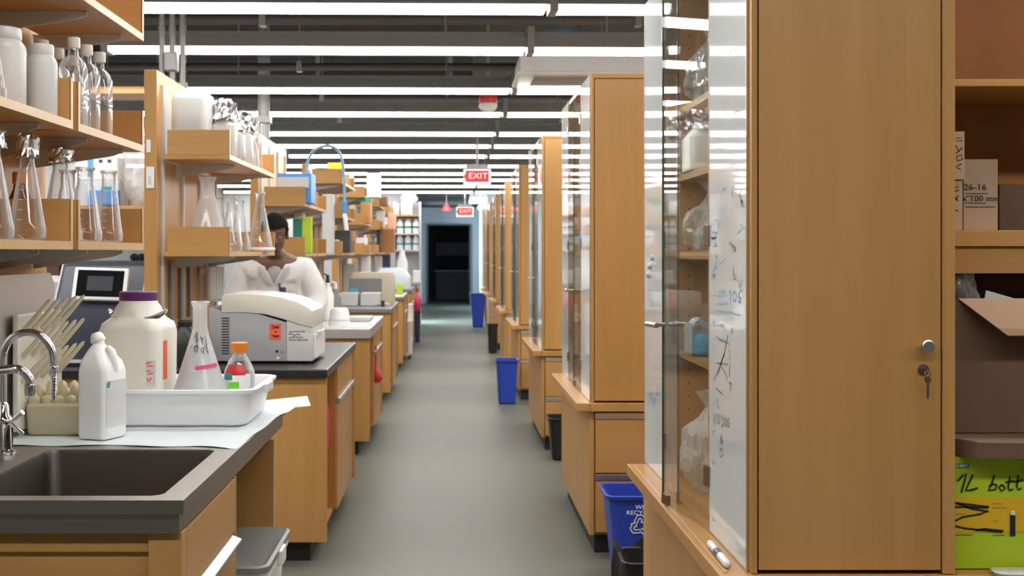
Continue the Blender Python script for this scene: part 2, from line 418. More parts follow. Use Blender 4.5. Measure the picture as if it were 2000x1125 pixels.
# ceiling services ------------------------------------------------
def conduit(name, label, x0, x1, y, z, r, mat=greydark, cat='pipe'):
    t = thing(name, label, cat, ((x0+x1)/2, y, z))
    MB().cyl((x0, y, z), (x1, y, z), r, n=10).obj('pipe', mat, t, True)
    for k in range(4):
        x = x0+(x1-x0)*(k+.5)/4
        MB().box(x-.02, x+.02, y-r*1.25, y+r*1.25, z-r*1.25, z+r*1.25).obj('clamp', greymet, t)
        MB().cyl((x, y, z+r), (x, y, CEIL), .006, n=6).obj('hanger', greymet, t)
    return t
for i, (y, z, r) in enumerate(((7.5, 2.86, .035), (9.3, 2.84, .03), (10.95, 2.80, .045), (12.7, 2.82, .03), (14.2, 2.8, .04), (17.1, 2.8, .04))):
    od = ('first', 'second', 'third', 'fourth', 'fifth', 'sixth')[i]
    conduit('conduit_pipe', f'dark grey pipe crossing the ceiling behind the lights, {od} one along the aisle', -4.5, 4.5, y, z, r)
t = thing('ventilation_duct', 'wide dark metal air duct crossing under the charcoal ceiling', 'duct', (0, 11.6, 2.95))
MB().box(-4.5, .2, 11.3, 11.9, 2.93, 3.22, .01).obj('trunk', greydark, t)
for x in (-3.6, -2.4, -1.2, 0): MB().box(x-.02, x+.02, 11.28, 11.92, 2.91, 3.24).obj('flange', greymet, t)
t = thing('round_duct', 'round bluish metal duct dropping from the ceiling above the white air diffuser', 'duct', (.72, 8.35, 2.8))
MB().cyl((.76, 8.45, 2.78), (.76, 8.45, CEIL), .125, n=32).obj('pipe', ductm, t, True)
for z in (2.95, 3.16): MB().cyl((.76, 8.45, z), (.76, 8.45, z+.02), .132, n=32).obj('seam_ring', ductm, t, True)
t = thing('air_diffuser', 'white slotted air diffuser panel under the round duct above the second wooden cabinet', 'vent', (.9, 8.75, 2.66))
MB().box(.46, 1.6, 8.3, 8.93, 2.655, 2.78, .008).obj('housing', white, t)
MB().box(.44, 1.62, 8.28, 8.95, 2.64, 2.66, .003).obj('rim', white, t)
for k in range(5): MB().box(.56, 1.5, 8.38+k*.1, 8.41+k*.1, 2.634, 2.641).obj('slot', greymet, t)
# grey service column and conduits
t = thing('service_column', 'grey round service column rising from the third bench shelving to the ceiling', 'column', (-1.42, 9.5, 2.325))
MB().cyl((-1.42, 9.5, 2.325), (-1.42, 9.5, CEIL), .045, n=20).obj('pipe', greymet, t, True)
for z in (2.44, 2.75, 3.05): MB().box(-1.475, -1.365, 9.44, 9.56, z, z+.05, .004).obj('collar', greymet, t)
MB().box(-1.37, -1.31, 9.44, 9.5, 2.72, 2.80).obj('junction_box', greymet, t)
for i, x in enumerate((-1.53, -1.475, -1.42)):
    od = ('outermost from the aisle', 'middle', 'closest to the aisle')[i]
    t = thing('drop_conduit', f'thin grey vertical conduit above the second bench, {od} of three', 'pipe', (x, 6.62, 2.325), 'drop conduits above the second bench')
    MB().cyl((x, 6.62, 2.325), (x, 6.62, CEIL), .014, n=10).obj('tube', greymet, t, True)
    MB().cyl((x, 6.62, 2.325), (x, 6.62, 2.36), .026, n=10).obj('fitting', greymet, t, True)
    if i == 1: MB().box(x-.035, x+.03, 6.58, 6.66, 2.42, 2.52, .008).obj('junction_box', greymet, t)
    MB().cyl((x, 6.62, 2.62), (x, 6.62, 2.66), .018, n=10).obj('coupling', greymet, t, True)

# linear lights ----------------------------------------------------
ROWS = [1.2, 2.8, 4.4, 6.0, 7.25, 9.05, 10.6, 12.35, 13.8, 15.25, 17.0, 18.65, 20.25, 22.2, 24.4]
ZL = 2.612
ORD = ['first', 'second', 'third', 'fourth', 'fifth', 'sixth', 'seventh', 'eighth', 'ninth', 'tenth', 'eleventh', 'twelfth', 'thirteenth', 'fourteenth', 'fifteenth']
SEG = {-4.45: 'by the side wall', -2.01: 'over the benches', .43: 'over the cabinets', 2.87: 'past the cabinets'}
def fixture_proto():
    L = 2.42
    t = thing('linear_ceiling_light', 'x', 'light', (0, 0, 0), 'linear ceiling lights')
    pr = [(-.075, .026), (-.071, .006), (-.05, 0), (.05, 0), (.071, .006), (.075, .026)]
    MB().prism(pr, 'x', .02, L-.02).obj('diffuser', lampm, t)
    MB().prism([(-.08, .028), (.08, .028), (.06, .088), (-.06, .088)], 'x', 0, L).obj('housing', greymet, t)
    MB().box(0, L, -.02, .02, .085, .125).obj('channel', greymet, t)
    MB().box(-.02, .022, -.082, .082, -.004, .15, .004).obj('end_clamp', greymet, t)
    for x in (.45, 1.95): MB().cyl((x, 0, .12), (x, 0, CEIL-ZL), .006, n=6).obj('hanger_rod', greymet, t)
    return t
fx = fixture_proto(); first = True
for r, y in enumerate(ROWS):
    for s in SEG:
        if r == 4 and s == -4.45: continue
        o = fx if first else dup(fx); first = False
        where = SEG[s]
        if r < 3: lab = f'white linear light behind the viewpoint, {ORD[r]} row, {where}'
        else: lab = f'white linear ceiling light in the {ORD[r-3]} row ahead, {where}'
        a = math.radians(1.3); dx = .03 if r != 3 else .06
        X = s+dx
        o.location = (X*math.cos(a), y+X*math.sin(a), ZL); o.rotation_euler = (0, 0, a)
        o['label'] = lab
t = thing('ceiling_light_panel', 'bright square ceiling light panel near the far exit sign', 'light', (.72, 27.7, 2.6))
MB().box(.44, .78, 26.9, 29.5, 2.61, 2.63).obj('diffuser', trofm, t)
MB().box(.42, .78, 26.88, 29.52, 2.63, 2.715).obj('frame', white, t)
for x in (.5, .7): MB().cyl((x, 28.2, 2.715), (x, 28.2, 2.72), .01, n=6).obj('hanger', greymet, t)
t = thing('globe_light', 'small round white globe hanging beyond the far exit sign', 'light', (.58, 24.6, 2.28))
MB().sph((.58, 24.6, 2.335), .05, u=14, v=10).obj('globe', emis('globe', (1, .97, .92, 1), 2.5), t, True)
MB().cyl((.58, 24.6, 2.38), (.58, 24.6, CEIL), .012, n=8).obj('stem', white, t)

# exit signs ---------------------------------------------------------
def exit_sign(label, c, wd, drop):
    x, y, z = c; h = wd*.58
    t = thing('exit_sign', label, 'sign', (x, y, z-h/2))
    MB().box(x-wd/2, x+wd/2, y-.012, y+.012, z-h/2, z+h/2, .004).obj('panel', exitw, t)
    MB().box(x-wd*.42, x+wd*.42, y-.016, y-.012, z-h*.30, z+h*.40).obj('red_field', exitr, t)
    MB().prism([(x-wd*.5, z+h*.03), (x-wd*.36, z+h*.34), (x-wd*.36, z-h*.28)], 'y', y-.020, y-.013).obj('arrow', exitr, t)
    lettering('EXIT', h*.52, exitw, t, face_cam(Vector((x+wd*.03, y-.0175, z+h*.06))), sx=1.15)
    MB().box(x-wd*.4, x+wd*.4, y-.03, y+.03, z+h/2, z+h/2+.05).obj('mount', greymet, t)
    MB().cyl((x, y, z+h/2+.05), (x, y, CEIL), .012, n=8).obj('stem', greymet, t)
p = px(932, 346, 13.2); exit_sign('red and white exit sign hanging over the aisle, larger in view', (p.x, 13.2, p.z), .29, 0)
p = px(908, 414, 24.5); exit_sign('small distant exit sign hanging in front of the dark doorway', (p.x, 24.5, p.z), .34, 0)
t = thing('alarm_strobe', 'red ceiling alarm with a clear dome hanging over the aisle', 'alarm', (.30, 10.0, 2.62))
MB().lathe([(.07, 0), (.075, .02), (.07, .09), (.05, .12)], (.30, 10, 2.645), 20, True, True).obj('body', red, t, True)
MB().sph((.30, 10, 2.635), .075, .075, .055, 18, 10).obj('dome', white, t, True)
MB().cyl((.30, 10, 2.78), (.30, 10, CEIL), .012, n=8).obj('stem', greymet, t)
for i, (x, y, z, s) in enumerate(((872, 412, 24.7, .11),)):
    p = px(x, y, z)
    t = thing('alarm_horn', 'small red alarm horn hung from the ceiling before the far doorway', 'alarm', p)
    MB().lathe([(s, 0), (s*.8, .05), (s*.3, .14)], p, 14, True, True).obj('horn', red, t, True)
    MB().cyl((p.x, p.y, p.z+.13), (p.x, p.y, CEIL), .01, n=6).obj('stem', greymet, t)

# ================================================================ LEFT BENCHES
LY = [2.76]+[5.83+3.12*k for k in range(6)]
DEPTH = 1.77; LX = -.59; FAR = -3.3
ODB = ['sink', 'second', 'third', 'fourth', 'fifth', 'sixth', 'seventh']
def bench(n):
    LX = -.575
    y0 = LY[n]; y1 = y0+DEPTH; nm_ = ODB[n]
    th = .04 if n not in (2,) else .075
    topm = epoxy if n in (1,) else (steel_l if n == 2 else greytop)
    what = {1: 'black', 2: 'grey steel-edged'}.get(n, 'dark grey')
    o = MB().box(FAR, LX, y0, y1, .914-th, .914, .006).obj('worktop', topm)
    tag(o, f'{what} worktop on the {nm_} bench along the aisle', 'worktop')
    zt = .914-th-.001
    t = thing('base_cabinet', f'maple base cabinet under the worktop of the {nm_} bench', 'cabinet', (-1.9, (y0+y1)/2, 0))
    MB().box(FAR, LX-.006, y0+.03, y0+.055, .10, zt, .002).obj('end_panel', maple, t)
    MB().box(FAR, LX-.006, y1-.055, y1-.03, .10, zt, .002).obj('end_panel', maple, t)
    MB().box(FAR, -.665, y0+.09, y1-.09, 0, .10).obj('toe_kick', rubber, t)
    MB().box(FAR, -.62, y0+.055, y1-.055, .10, .12).obj('floor_panel', maple, t)
    MB().box(-1.25, -1.23, y0+.055, y1-.055, .12, zt).obj('inner_panel', maple_red, t)
    ya = y0+.72
    MB().box(-1.23, LX-.03, ya, ya+.02, .12, zt).obj('divider', maple_red, t)
    MB().box(-1.23, LX-.04, ya+.02, y1-.055, .12, zt).obj('carcass', maple, t)
    ym = (ya+.02+y1-.055)/2
    for a, b in ((ya+.01, ym-.003), (ym+.003, y1-.05)):
        d = MB().box(LX-.04, LX-.018, a, b, .695, zt-.01, .002).obj('drawer', maple_y, t)
        MB().box(LX-.03, LX-.004, a+.01, b-.01, .668, .695, .003).obj('drawer_pull', alu, d)
        d = MB().box(LX-.04, LX-.018, a, b, .115, .665, .002).obj('door', maple, t)
    return t
for n in range(1, 7): bench(n)

# shelving at the aisle end of each left bench
def shelving(n, z_list, segs, top=2.32, ya=.08, fascia=.118, posts=True, px0=-1.45):
    y0 = LY[n]; nm_ = ODB[n]
    Y0 = segs[0][0]-.04 if n == 0 else y0+ya
    Y1 = segs[-1][1]+.02
    t = thing('shelving_unit', f'maple end shelving with open trays above the {nm_} bench', 'shelving', (-1.3, (Y0+Y1)/2, .915))
    MB().box(px0, -1.39, Y0, Y1, .915, top, .003).obj('end_panel', maple, t)
    if posts:
        k = 4
        for i in range(k):
            y = Y0+.10+(Y1-Y0-.2)*i/(k-1)
            MB().box(-1.39, -1.378, y-.014, y+.014, 1.12 if n == 1 else .98, top-.06).obj('standard', palegrey, t)
    for z in z_list:
        for (a, b) in segs:
            s = MB().box(-1.365, -1.05, a, b, z-.022, z, .0015).obj('shelf_board', maple_y, t)
            MB().box(-1.0525, -1.0485, a, b, z-.0225, z+.0005).obj('front_edge', maple_pale, s)
            for y, ed in ((a, 0), (b, 1)):
                e = MB().box(-1.345, -1.05, y+(.0 if not ed else -.018), y+(.018 if not ed else 0), z+.0005, z+fascia, .001).obj('end_board', maple_x, t)
                MB().box(-1.0525, -1.0485, y+(.0 if not ed else -.018), y+(.018 if not ed else 0), z, z+fascia).obj('front_edge', maple_pale, e)
            for f in (.25, .8) if n else (.3, .84):
                y = a+(b-a)*f
                MB().prism([(-1.385, z-.023), (-1.09, z-.023), (-1.09, z-.034), (-1.12, z-.045), (-1.385, z-.085)], 'y', y-.004, y+.004).obj('bracket', palegrey, t)
                MB().box(-1.385, -1.10, y-.014, y+.014, z-.026, z-.0225).obj('bracket_flange', palegrey, t)
    return t
SA, SB = (2.45, 3.47), (3.52, 4.27)
shelving(0, [1.492, 1.826, 2.205], [SA, SB], 2.5, posts=False)
# bench 2 panel: two trays
shelving(1, [1.464, 1.925], [(5.93, 7.45)], 2.325)
shelving(2, [1.452, 1.815], [(LY[2]+.05, LY[2]+.85), (LY[2]+.9, LY[2]+1.6)], 2.325)
for n in (3, 4, 5, 6): shelving(n, [1.452, 1.815, 2.15], [(LY[n]+.05, LY[n]+.85), (LY[n]+.9, LY[n]+1.6)], 2.325)

# ------------------------------------------------ sink bench
t = thing('sink_counter', 'stainless steel sink counter with a deep basin and stepped edge', 'sink', (-1.5, 3.6, .914))
y0, y1 = 2.76, 4.5; bx0, bx1, by0, by1 = -1.116, -.65, 2.812, 3.47
def deck():
    mb = MB()
    mb.box(FAR, bx0-.02, y0, y1, .884, .914).box(bx1+.02-.02, LX-.008, y0, y1, .884, .914)
    mb.box(bx0-.02, bx1, y0, by0, .884, .914).box(bx0-.02, bx1, by1, y1, .884, .914)
    return mb
# deck built as one sheet with a rounded hole
def deck_sheet(z, th):
    bm = bmesh.new()
    hole = []
    r = .035
    for qx, qy, a0 in ((bx1-r, by1-r, 0), (bx0+r, by1-r, PI/2), (bx0+r, by0+r, PI), (bx1-r, by0+r, 1.5*PI)):
        for k in range(7):
            a = a0+PI/2*k/6; hole.append((qx+r*math.cos(a), qy+r*math.sin(a)))
    outer = [(LX, y1), (FAR, y1), (FAR, y0), (LX, y0)]
    return hole, outer
hole, outer = deck_sheet(0, 0)
mb = MB(); bm = mb.bm
hv = [bm.verts.new((x, y, .914)) for x, y in hole]; ov = [bm.verts.new((x, y, .914)) for x, y in outer]
es = [bm.edges.new((hv[i], hv[(i+1) % len(hv)])) for i in range(len(hv))]+[bm.edges.new((ov[i], ov[(i+1) % 4])) for i in range(4)]
bmesh.ops.triangle_fill(bm, edges=es, use_beauty=True)
for f in bm.faces: f.normal_update()
bmesh.ops.recalc_face_normals(bm, faces=bm.faces[:])
ext = bmesh.ops.extrude_face_region(bm, geom=bm.faces[:])
bmesh.ops.translate(bm, vec=(0, 0, -.031), verts=[g for g in ext['geom'] if isinstance(g, bmesh.types.BMVert)])
bmesh.ops.recalc_face_normals(bm, faces=bm.faces[:])
mb.obj('deck', steel, t)
# basin
mb = MB(); rings = []
def rr(x0, x1, ya, yb, z, r):
    P_ = []
    for qx, qy, a0 in ((x1-r, yb-r, 0), (x0+r, yb-r, PI/2), (x0+r, ya+r, PI), (x1-r, ya+r, 1.5*PI)):
        for k in range(7):
            a = a0+PI/2*k/6; P_.append((qx+r*math.cos(a), qy+r*math.sin(a), z))
    return P_
prof = [(.913, 0, .035), (.905, .002, .036), (.70, .006, .04), (.655, .012, .045), (.635, .04, .06)]
mb.skin([rr(bx0+i, bx1-i, by0+i, by1-i, z, r) for z, i, r in prof], False, True)
mb.obj('basin', steel_d, t, True)
MB().lathe([(.04, .0), (.045, .006), (.02, .004)], (-.88, 3.14, .636), 20, True, True).obj('drain', chrome, t, True)
# apron step under the lip, front and aisle side
MB().box(FAR, LX-.012, y0+.012, y0+.05, .838, .882, .002).obj('apron', steel, t)
MB().box(LX-.05, LX-.012, y0+.051, y1-.02, .838, .882, .002).obj('apron', steel, t)
t = thing('base_cabinet', 'maple base cabinet under the steel sink counter with a long aluminium pull', 'cabinet', (-1.9, 3.6, 0))
zt = .836; fx_ = -.60
MB().box(FAR, fx_-.03, y0+.05, y0+.07, .1, zt).obj('front_panel', maple_x, t)
MB().box(FAR, fx_-.03, y0+.038, y0+.05, zt-.045, zt, .001).obj('front_rail', maple_x, t)
MB().box(fx_-.075, fx_, y0+.03, y0+.075, .1, zt, .002).obj('corner_post', maple, t)
MB().box(FAR, -.665, y0+.1, y1-.1, 0, .1).obj('toe_kick', rubber, t)
MB().box(FAR, fx_, 3.478, 3.50, .1, zt-.0, .001).obj('divider', maple, t)
MB().box(fx_-.024, fx_, y0+.078, 3.476, .685, zt-.004, .002).obj('drawer', maple_y, t)
d = MB().box(fx_-.024, fx_, y0+.078, 3.476, .105, .655, .002).obj('door', maple, t)
MB().prism([(fx_-.012, .657), (fx_+.022, .662), (fx_+.022, .669), (fx_-.012, .683)], 'y', y0+.09, 3.458).obj('drawer_pull', alu, t)
MB().box(FAR, fx_+.006, 4.17, 4.195, .0, zt, .002).obj('end_panel', maple, t)
MB().box(fx_+.006, fx_+.010, 4.17, 4.195, .0, zt).obj('panel_edge', maple_pale, t)
MB().box(FAR, -1.3, 3.505, 4.165, .1, zt).obj('back_panel', maple_red, t)
# splash back
t = thing('splash_panel', 'upright stainless steel splash panel beside the sink taps', 'panel', (-1.3, 3.3, .915))
MB().prism([(2.7, .915), (4.09, .915), (4.09, 1.36), (4.05, 1.395), (2.7, 1.395)], 'x', -1.306, -1.297).obj('sheet', steel_l, t)
MB().box(-1.297, -1.285, 2.7, 4.09, .915, .93).obj('foot_flange', steel_l, t)

# second bench: centre shelving behind the panel, facing the camera
t = thing('centre_shelving', 'open maple shelves facing the sink bench, above the blue instrument', 'shelving', (-2.3, 6.7, .915))
MB().box(FAR, -1.452, 6.72, 6.74, .915, 1.75).obj('back_panel', wallm, t)
for x in (-3.2, -2.35): MB().box(x, x+.03, 6.70, 6.73, 1.7505, 2.277).obj('post', palegrey, t)
for z in (1.70, 2.30):
    s = MB().box(FAR, -1.452, 6.42, 6.72, z-.022, z).obj('shelf_board', maple_x, t)
    MB().box(FAR, -1.452, 6.416, 6.42, z-.0225, z+.0005).obj('front_edge', maple_pale, s)
    MB().box(FAR, -1.452, 6.70, 6.72, z, z+.05).obj('back_stop', maple_x, t)
MB().box(-1.56, -1.46, 6.62, 6.72, 1.72, 1.98).obj('socket_panel', white, t)
# ================================================================ RIGHT CABINETS
CX0, CX1 = .676, 1.121; TOP = 2.32; DESK = .738
CY = [2.806, 6.0, 9.17, 12.32, 15.4, 18.5, 21.6, 24.7]
CORD = ['closest to the viewpoint', 'second along the aisle', 'third along the aisle', 'fourth along the aisle', 'fifth along the aisle', 'sixth along the aisle', 'seventh along the aisle', 'eighth, at the far end']
CS = ['first', 'second', 'third', 'fourth', 'fifth', 'sixth', 'seventh', 'last']
def hinge_(par, x, y, z, ln=.045):
    MB().box(x-.012, x+.002, y-.008, y+.008, z-ln/2, z+ln/2, .001).obj('hinge', bronze, par)
def cabinet(k):
    y0 = CY[k]; y1 = y0+1.52; ya, yb = y0+.442, y0+1.125   # glass bay between ya and yb
    t = thing('glass_cabinet', f'tall maple cabinet with whiteboard panels and glass doors, {CORD[k]}', 'cabinet', ((CX0+CX1)/2, (y0+y1)/2, DESK+.002))
    z0 = DESK+.002
    # camera-side face: stiles, rails and the door
    MB().box(CX0, CX0+.013, y0, y0+.022, z0, TOP, .001).obj('stile', maple, t)
    MB().box(CX1-.016, CX1+.012, y0-.001, y0+.022, z0, TOP, .001).obj('stile', maple, t)
    MB().box(CX0+.013, CX1-.016, y0, y0+.022, TOP-.022, TOP, .001).obj('top_rail', maple_x, t)
    d = MB().box(CX0+.0165, CX1-.0195, y0+.001, y0+.021, z0+.008, TOP-.025, .0015).obj('door', maple, t)
    MB().box(CX0+.013, CX1-.016, y0+.0225, y0+.026, z0, TOP-.02).obj('door_gap', rubber, t)
    if k == 0:
        kx, kz = 1.064, H-(675-VY)*2.806/FPX
        kb = MB().lathe([(.006, 0), (.007, .016), (.0135, .018), (.0145, .026), (.012, .029)], (0, 0, 0), 20, True, True)
        kb.xform(Matrix.Translation((kx, y0+.001, kz)) @ Matrix.Rotation(PI/2, 4, 'X')); kb.obj('knob', knob_m, d, True, label='satin metal knob')
        lz = H-(722-VY)*2.806/FPX
        lk = MB().cyl((kx-.002, y0-.002, lz), (kx-.002, y0+.003, lz), .0125, n=20).cyl((kx-.002, y0-.007, lz), (kx-.002, y0-.002, lz), .0075, n=16).obj('lock', bronze, d, True)
        ky = MB().box(kx-.0035, kx-.0005, y0-.022, y0-.006, lz-.004, lz+.004)
        ky.tube([(kx-.002+.007*math.cos(a), y0-.024, lz-.009+.007*math.sin(a)) for a in [2*PI*i/14 for i in range(14)]], .0012, 6, True)
        ky.box(kx-.004, kx+.001, y0-.026, y0-.024, lz-.062, lz-.018).lathe([(.0075, 0), (.0075, .002)], (0, 0, 0), 12, True, True)
        for v in ky.bm.verts[-24:]: v.co = Vector((kx-.0015+v.co.x, y0-.0255+v.co.z, lz-.020+v.co.y))
        ky.obj('key', bronze, d, True)
    # shell
    MB().box(CX0, CX1, y0+.026, y1, TOP-.022, TOP).obj('top_panel', maple_x, t)
    MB().box(CX1-.02, CX1, y0+.026, y1-.02, z0, TOP-.022).obj('back_panel', maple_red, t)
    MB().box(CX0+.012, CX1-.02, ya-.02, ya-.002, z0, TOP-.022).obj('partition', maple, t)
    MB().box(CX0+.012, CX1-.02, yb+.002, yb+.02, z0, TOP-.022).obj('partition', maple, t)
    MB().box(CX0, CX1, y1-.02, y1, z0, TOP-.022).obj('far_panel', maple, t)
    MB().box(CX0+.02, CX1-.02, ya, yb, z0, z0+.02).obj('floor_panel', maple_y, t)
    zsh = (1.16, 1.462, 1.70, 1.905) if k == 0 else (1.12, 1.46, 1.80)
    for z in zsh:
        s = MB().box(CX0+.03, CX1-.02, ya, yb, z-.02, z).obj('shelf', maple_y, t)
    hp = MB()
    if k == 0:
        for x in (CX0+.075,):
            for i in range(34): hp.cyl((x, yb+.0015, .80+i*.042), (x, yb+.0025, .80+i*.042), .003, n=8)
        stuff(hp.obj('peg_hole', rubber, t))
    # aisle side: two whiteboards and a maple edge strip
    for a, b, in ((y0+.0265, ya), (yb, y1)):
        w_ = MB().box(CX0-.004, CX0+.010, a, b, z0, TOP-.001, .001).obj('whiteboard', board, t)
        MB().box(CX0-.0055, CX0+.012, a-.001, a+.005, z0, TOP).obj('edge_strip', maple_pale, w_)
        MB().box(CX0-.0055, CX0+.012, b-.005, b, z0, TOP).obj('edge_strip', maple_pale, w_)
        if k == 0 and a < 3: cabinet.wb = w_
        elif k == 0: cabinet.wb2 = w_
    wd = (yb-ya)/2-.002
    # glass doors: far leaf hinged at yb, near leaf hinged at ya
    for (hy, sgn, ang) in ((yb, -1, 3.0 if k == 0 else .3), (ya, 1, 10.5 if k == 0 else .5)):
        th_ = math.radians(ang)
        dirv = Vector((-math.sin(th_), sgn*math.cos(th_), 0)); nrm = Vector((-math.cos(th_), -sgn*math.sin(th_), 0))
        O = Vector((CX0-.002, hy+sgn*.002, 0))
        Mx = Matrix(((dirv.x, nrm.x, 0, O.x), (dirv.y, nrm.y, 0, O.y), (0, 0, 1, 0), (0, 0, 0, 1)))
        g = MB().box(0, wd, 0, .005, z0+.006, TOP-.03).xform(Mx).obj('glass_door', paneg, t)
        MB().box(wd-.001, wd+.0015, -.0005, .0055, z0+.006, TOP-.03).xform(Mx).obj('ground_edge', P('glass_edge', (.06, .09, .075, 1), .2, 0, 0) if 'glass_edge' not in bpy.data.materials else bpy.data.materials['glass_edge'], g)
        for z in ((z0+.13, 1.50, 2.15) if sgn < 0 else (z0+.14, 1.505, 2.15)):
            MB().box(-.012, .022, -.004, .009, z-.027, z+.027, .001).xform(Mx).obj('hinge', bronze, g)
        MB().box(wd-.045, wd, -.003, .008, z0+.004, z0+.032, .001).xform(Mx).obj('corner_shoe', bronze, g)
        if sgn > 0:
            hd = MB().cyl((wd-.02, .005, 1.256), (wd-.02, .04, 1.256), .006, n=12).cyl((wd-.062, .044, 1.256), (wd+.022, .044, 1.256), .0075, n=12)
            hd.xform(Mx).obj('handle', knob_m, g, True)
    return t
wbs = []
for k in range(8): cabinet(k)
# ledge and base of each cabinet
def base_unit(k):
    y0 = CY[k]; y1 = y0+1.52
    o = MB().box(.603, CX0-.006, y0-.02, y1-.05, .70, DESK, .003)
    o.box(CX0-.006, CX1+.012, y0-.03, y1, .70, DESK, .002)
    lab = f'maple ledge and desk top under the {CS[k]} glass cabinet along the aisle'
    l = tag(o.obj('ledge', maple_y), lab, 'ledge')
    MB().box(.618, .626, y0+.02, y1-.09, DESK+.0005, DESK+.0015).obj('pen_groove', maple_pale, l)
    t = thing('drawer_base', f'maple drawer base under the {CS[k]} glass cabinet along the aisle', 'cabinet', (.9, (y0+y1)/2, 0))
    MB().box(.668, .69, y0+.012, y1, .10, .699, .001).obj('side_panel', maple, t)
    MB().box(.69, CX1, y0+.03, y1, .10, .699).obj('carcass', maple, t)
    MB().box(.70, CX1-.02, y0+.08, y1-.06, 0, .10).obj('toe_kick', rubber, t)
    MB().box(CX1-.016, CX1+.012, y0+.0, y0+.03, .10, .699, .001).obj('stile', maple, t)
    for za, zb in ((.40, .655), (.115, .36)):
        d = MB().box(.697, CX1-.02, y0+.006, y0+.028, za, zb, .002).obj('drawer', maple_x, t)
        MB().box(.695, CX1-.018, y0+.003, y0+.026, zb+.003, zb+.034, .002).obj('drawer_pull', alu, d)
        if za > .3:
            MB().cyl((.94, y0-.001, zb-.03), (.94, y0+.007, zb-.03), .010, n=14).obj('lock', bronze, d, True)
    return t
for k in range(8): base_unit(k)

# whiteboard handwriting on the first cabinet: strokes lie on the board (plane x = CX0-.0045)
WX = CX0-.0047
def wb(x, y):
    Y = CX0*FPX/(x-VX); return (WX, Y, H-(y-VY)*Y/FPX)
def scrawl(par, mat, lines, wd=.004):
    mb = MB()
    for L in lines: mb.stroke([wb(*p) for p in L], wd, (-1, 0, 0))
    o = mb.obj('handwriting', mat, par); stuff(o); return o
def squig(x0, y0, x1, y1, n=7, amp=6, seed=0):
    r = random.Random(seed); return [(x0+(x1-x0)*i/n+r.uniform(-1, 1)*amp*.35, y0+(y1-y0)*i/n+r.uniform(-1, 1)*amp) for i in range(n+1)]
W1 = cabinet.wb; W2 = cabinet.wb2
L = []
r = random.Random(3)
for i in range(26):
    x = r.uniform(1393, 1455); y = r.uniform(360, 560); L.append(squig(x, y, x+r.uniform(3, 9), y+r.uniform(-10, 14), 4, 5, i))
for i in range(14):
    x = r.uniform(1398, 1450); y = r.uniform(90, 300); L.append(squig(x, y, x+r.uniform(2, 7), y+r.uniform(8, 22), 3, 3, 50+i))
L += [squig(1428, 205, 1458, 245, 8, 14, 91), squig(1424, 240, 1456, 232, 6, 6, 92), squig(1437, 196, 1441, 232, 5, 4, 95)]
scrawl(W1, inkgrey, L, .0035)
L = []
for i in range(22):
    x = r.uniform(1391, 1402); y = r.uniform(430, 545); L.append(squig(x, y, x+r.uniform(2, 8), y+r.uniform(-6, 6), 3, 4, 120+i))
L += [[(1407, 570), (1419, 568)], [(1406, 578), (1421, 575)], [(1402, 594), (1424, 591)], squig(1403, 606, 1450, 616, 5, 2, 9)]
for i in range(9): L.append(squig(1395+r.random()*3, 560+i*55+r.random()*20, 1399, 575+i*55, 3, 5, 160+i))
scrawl(W1, inkblue, L, .0045)
mid = P('marker_mid', (.20, .22, .24, 1), .6, 0, 0)
def wtext(txt, x, y, size, mat, par, sx=1):
    p = Vector(wb(x, y)); lettering(txt, size, mat, par, face_aisle_r(p), sx=sx)
def oval(x, y, rx, ry): return [(x+rx*math.cos(2*PI*i/10), y+ry*math.sin(2*PI*i/10)) for i in range(11)]
scrawl(W1, P('pale_blue_marker', (.24, .40, .56, 1), .6, 0, 0), [[(1428, 571), (1430, 568), (1430, 590)], oval(1438, 579, 3.5, 9), [(1450, 567), (1445, 578), (1445, 588), (1449, 590), (1451, 583), (1446, 580)]], .006)
scrawl(W1, mid, [[(1397, 830), (1397, 808), (1402, 830), (1402, 807)], oval(1407, 819, 2.3, 9), [(1413, 811), (1413, 835), (1417, 828), (1417, 818), (1412, 811)], oval(1421, 824, 2, 8), [(1428, 817), (1424, 822), (1425, 834), (1428, 833), (1428, 826), (1426, 826)],
 [(1415, 868), (1410, 852), (1413, 848), (1414, 853), (1409, 862), (1412, 867), (1416, 860)], [(1410, 876), (1410, 893), (1416, 888), (1416, 880), (1409, 875)]], .0045)
L = [[(1402, 657), (1412, 664), (1428, 672)], [(1425, 655), (1418, 690), (1406, 730)], [(1403, 709), (1425, 712)], [(1402, 735), (1410, 712), (1419, 690)],
     [(1412, 716), (1422, 732), (1424, 745)], [(1401, 758), (1415, 770)], [(1428, 684), (1429, 688)], [(1428, 698), (1429, 702)], [(1429, 712), (1428, 736)], squig(1429, 745, 1431, 760, 6, 7, 8),
     [(1433, 640), (1433, 652)], squig(1404, 780, 1407, 800, 4, 3, 4), [(1436, 520), (1437, 545), (1441, 546)], squig(1429, 470, 1440, 490, 9, 8, 14), squig(1445, 388, 1455, 400, 8, 9, 15)]
scrawl(W1, mid, L, .005)
L = []
for i in range(30):
    x = r.uniform(1264, 1296); y = r.uniform(395, 900); L.append(squig(x, y, x+r.uniform(2, 7), y+r.uniform(-8, 12), 3, 5, 200+i))
scrawl(W2, inkgrey, L, .004)
L = [squig(1266+4*i, 740+r.random()*60, 1268+4*i, 760+r.random()*40, 4, 7, 300+i) for i in range(6)]+[squig(1266, 520, 1280, 530, 6, 7, 320)]
scrawl(W2, inkblue, L, .006)
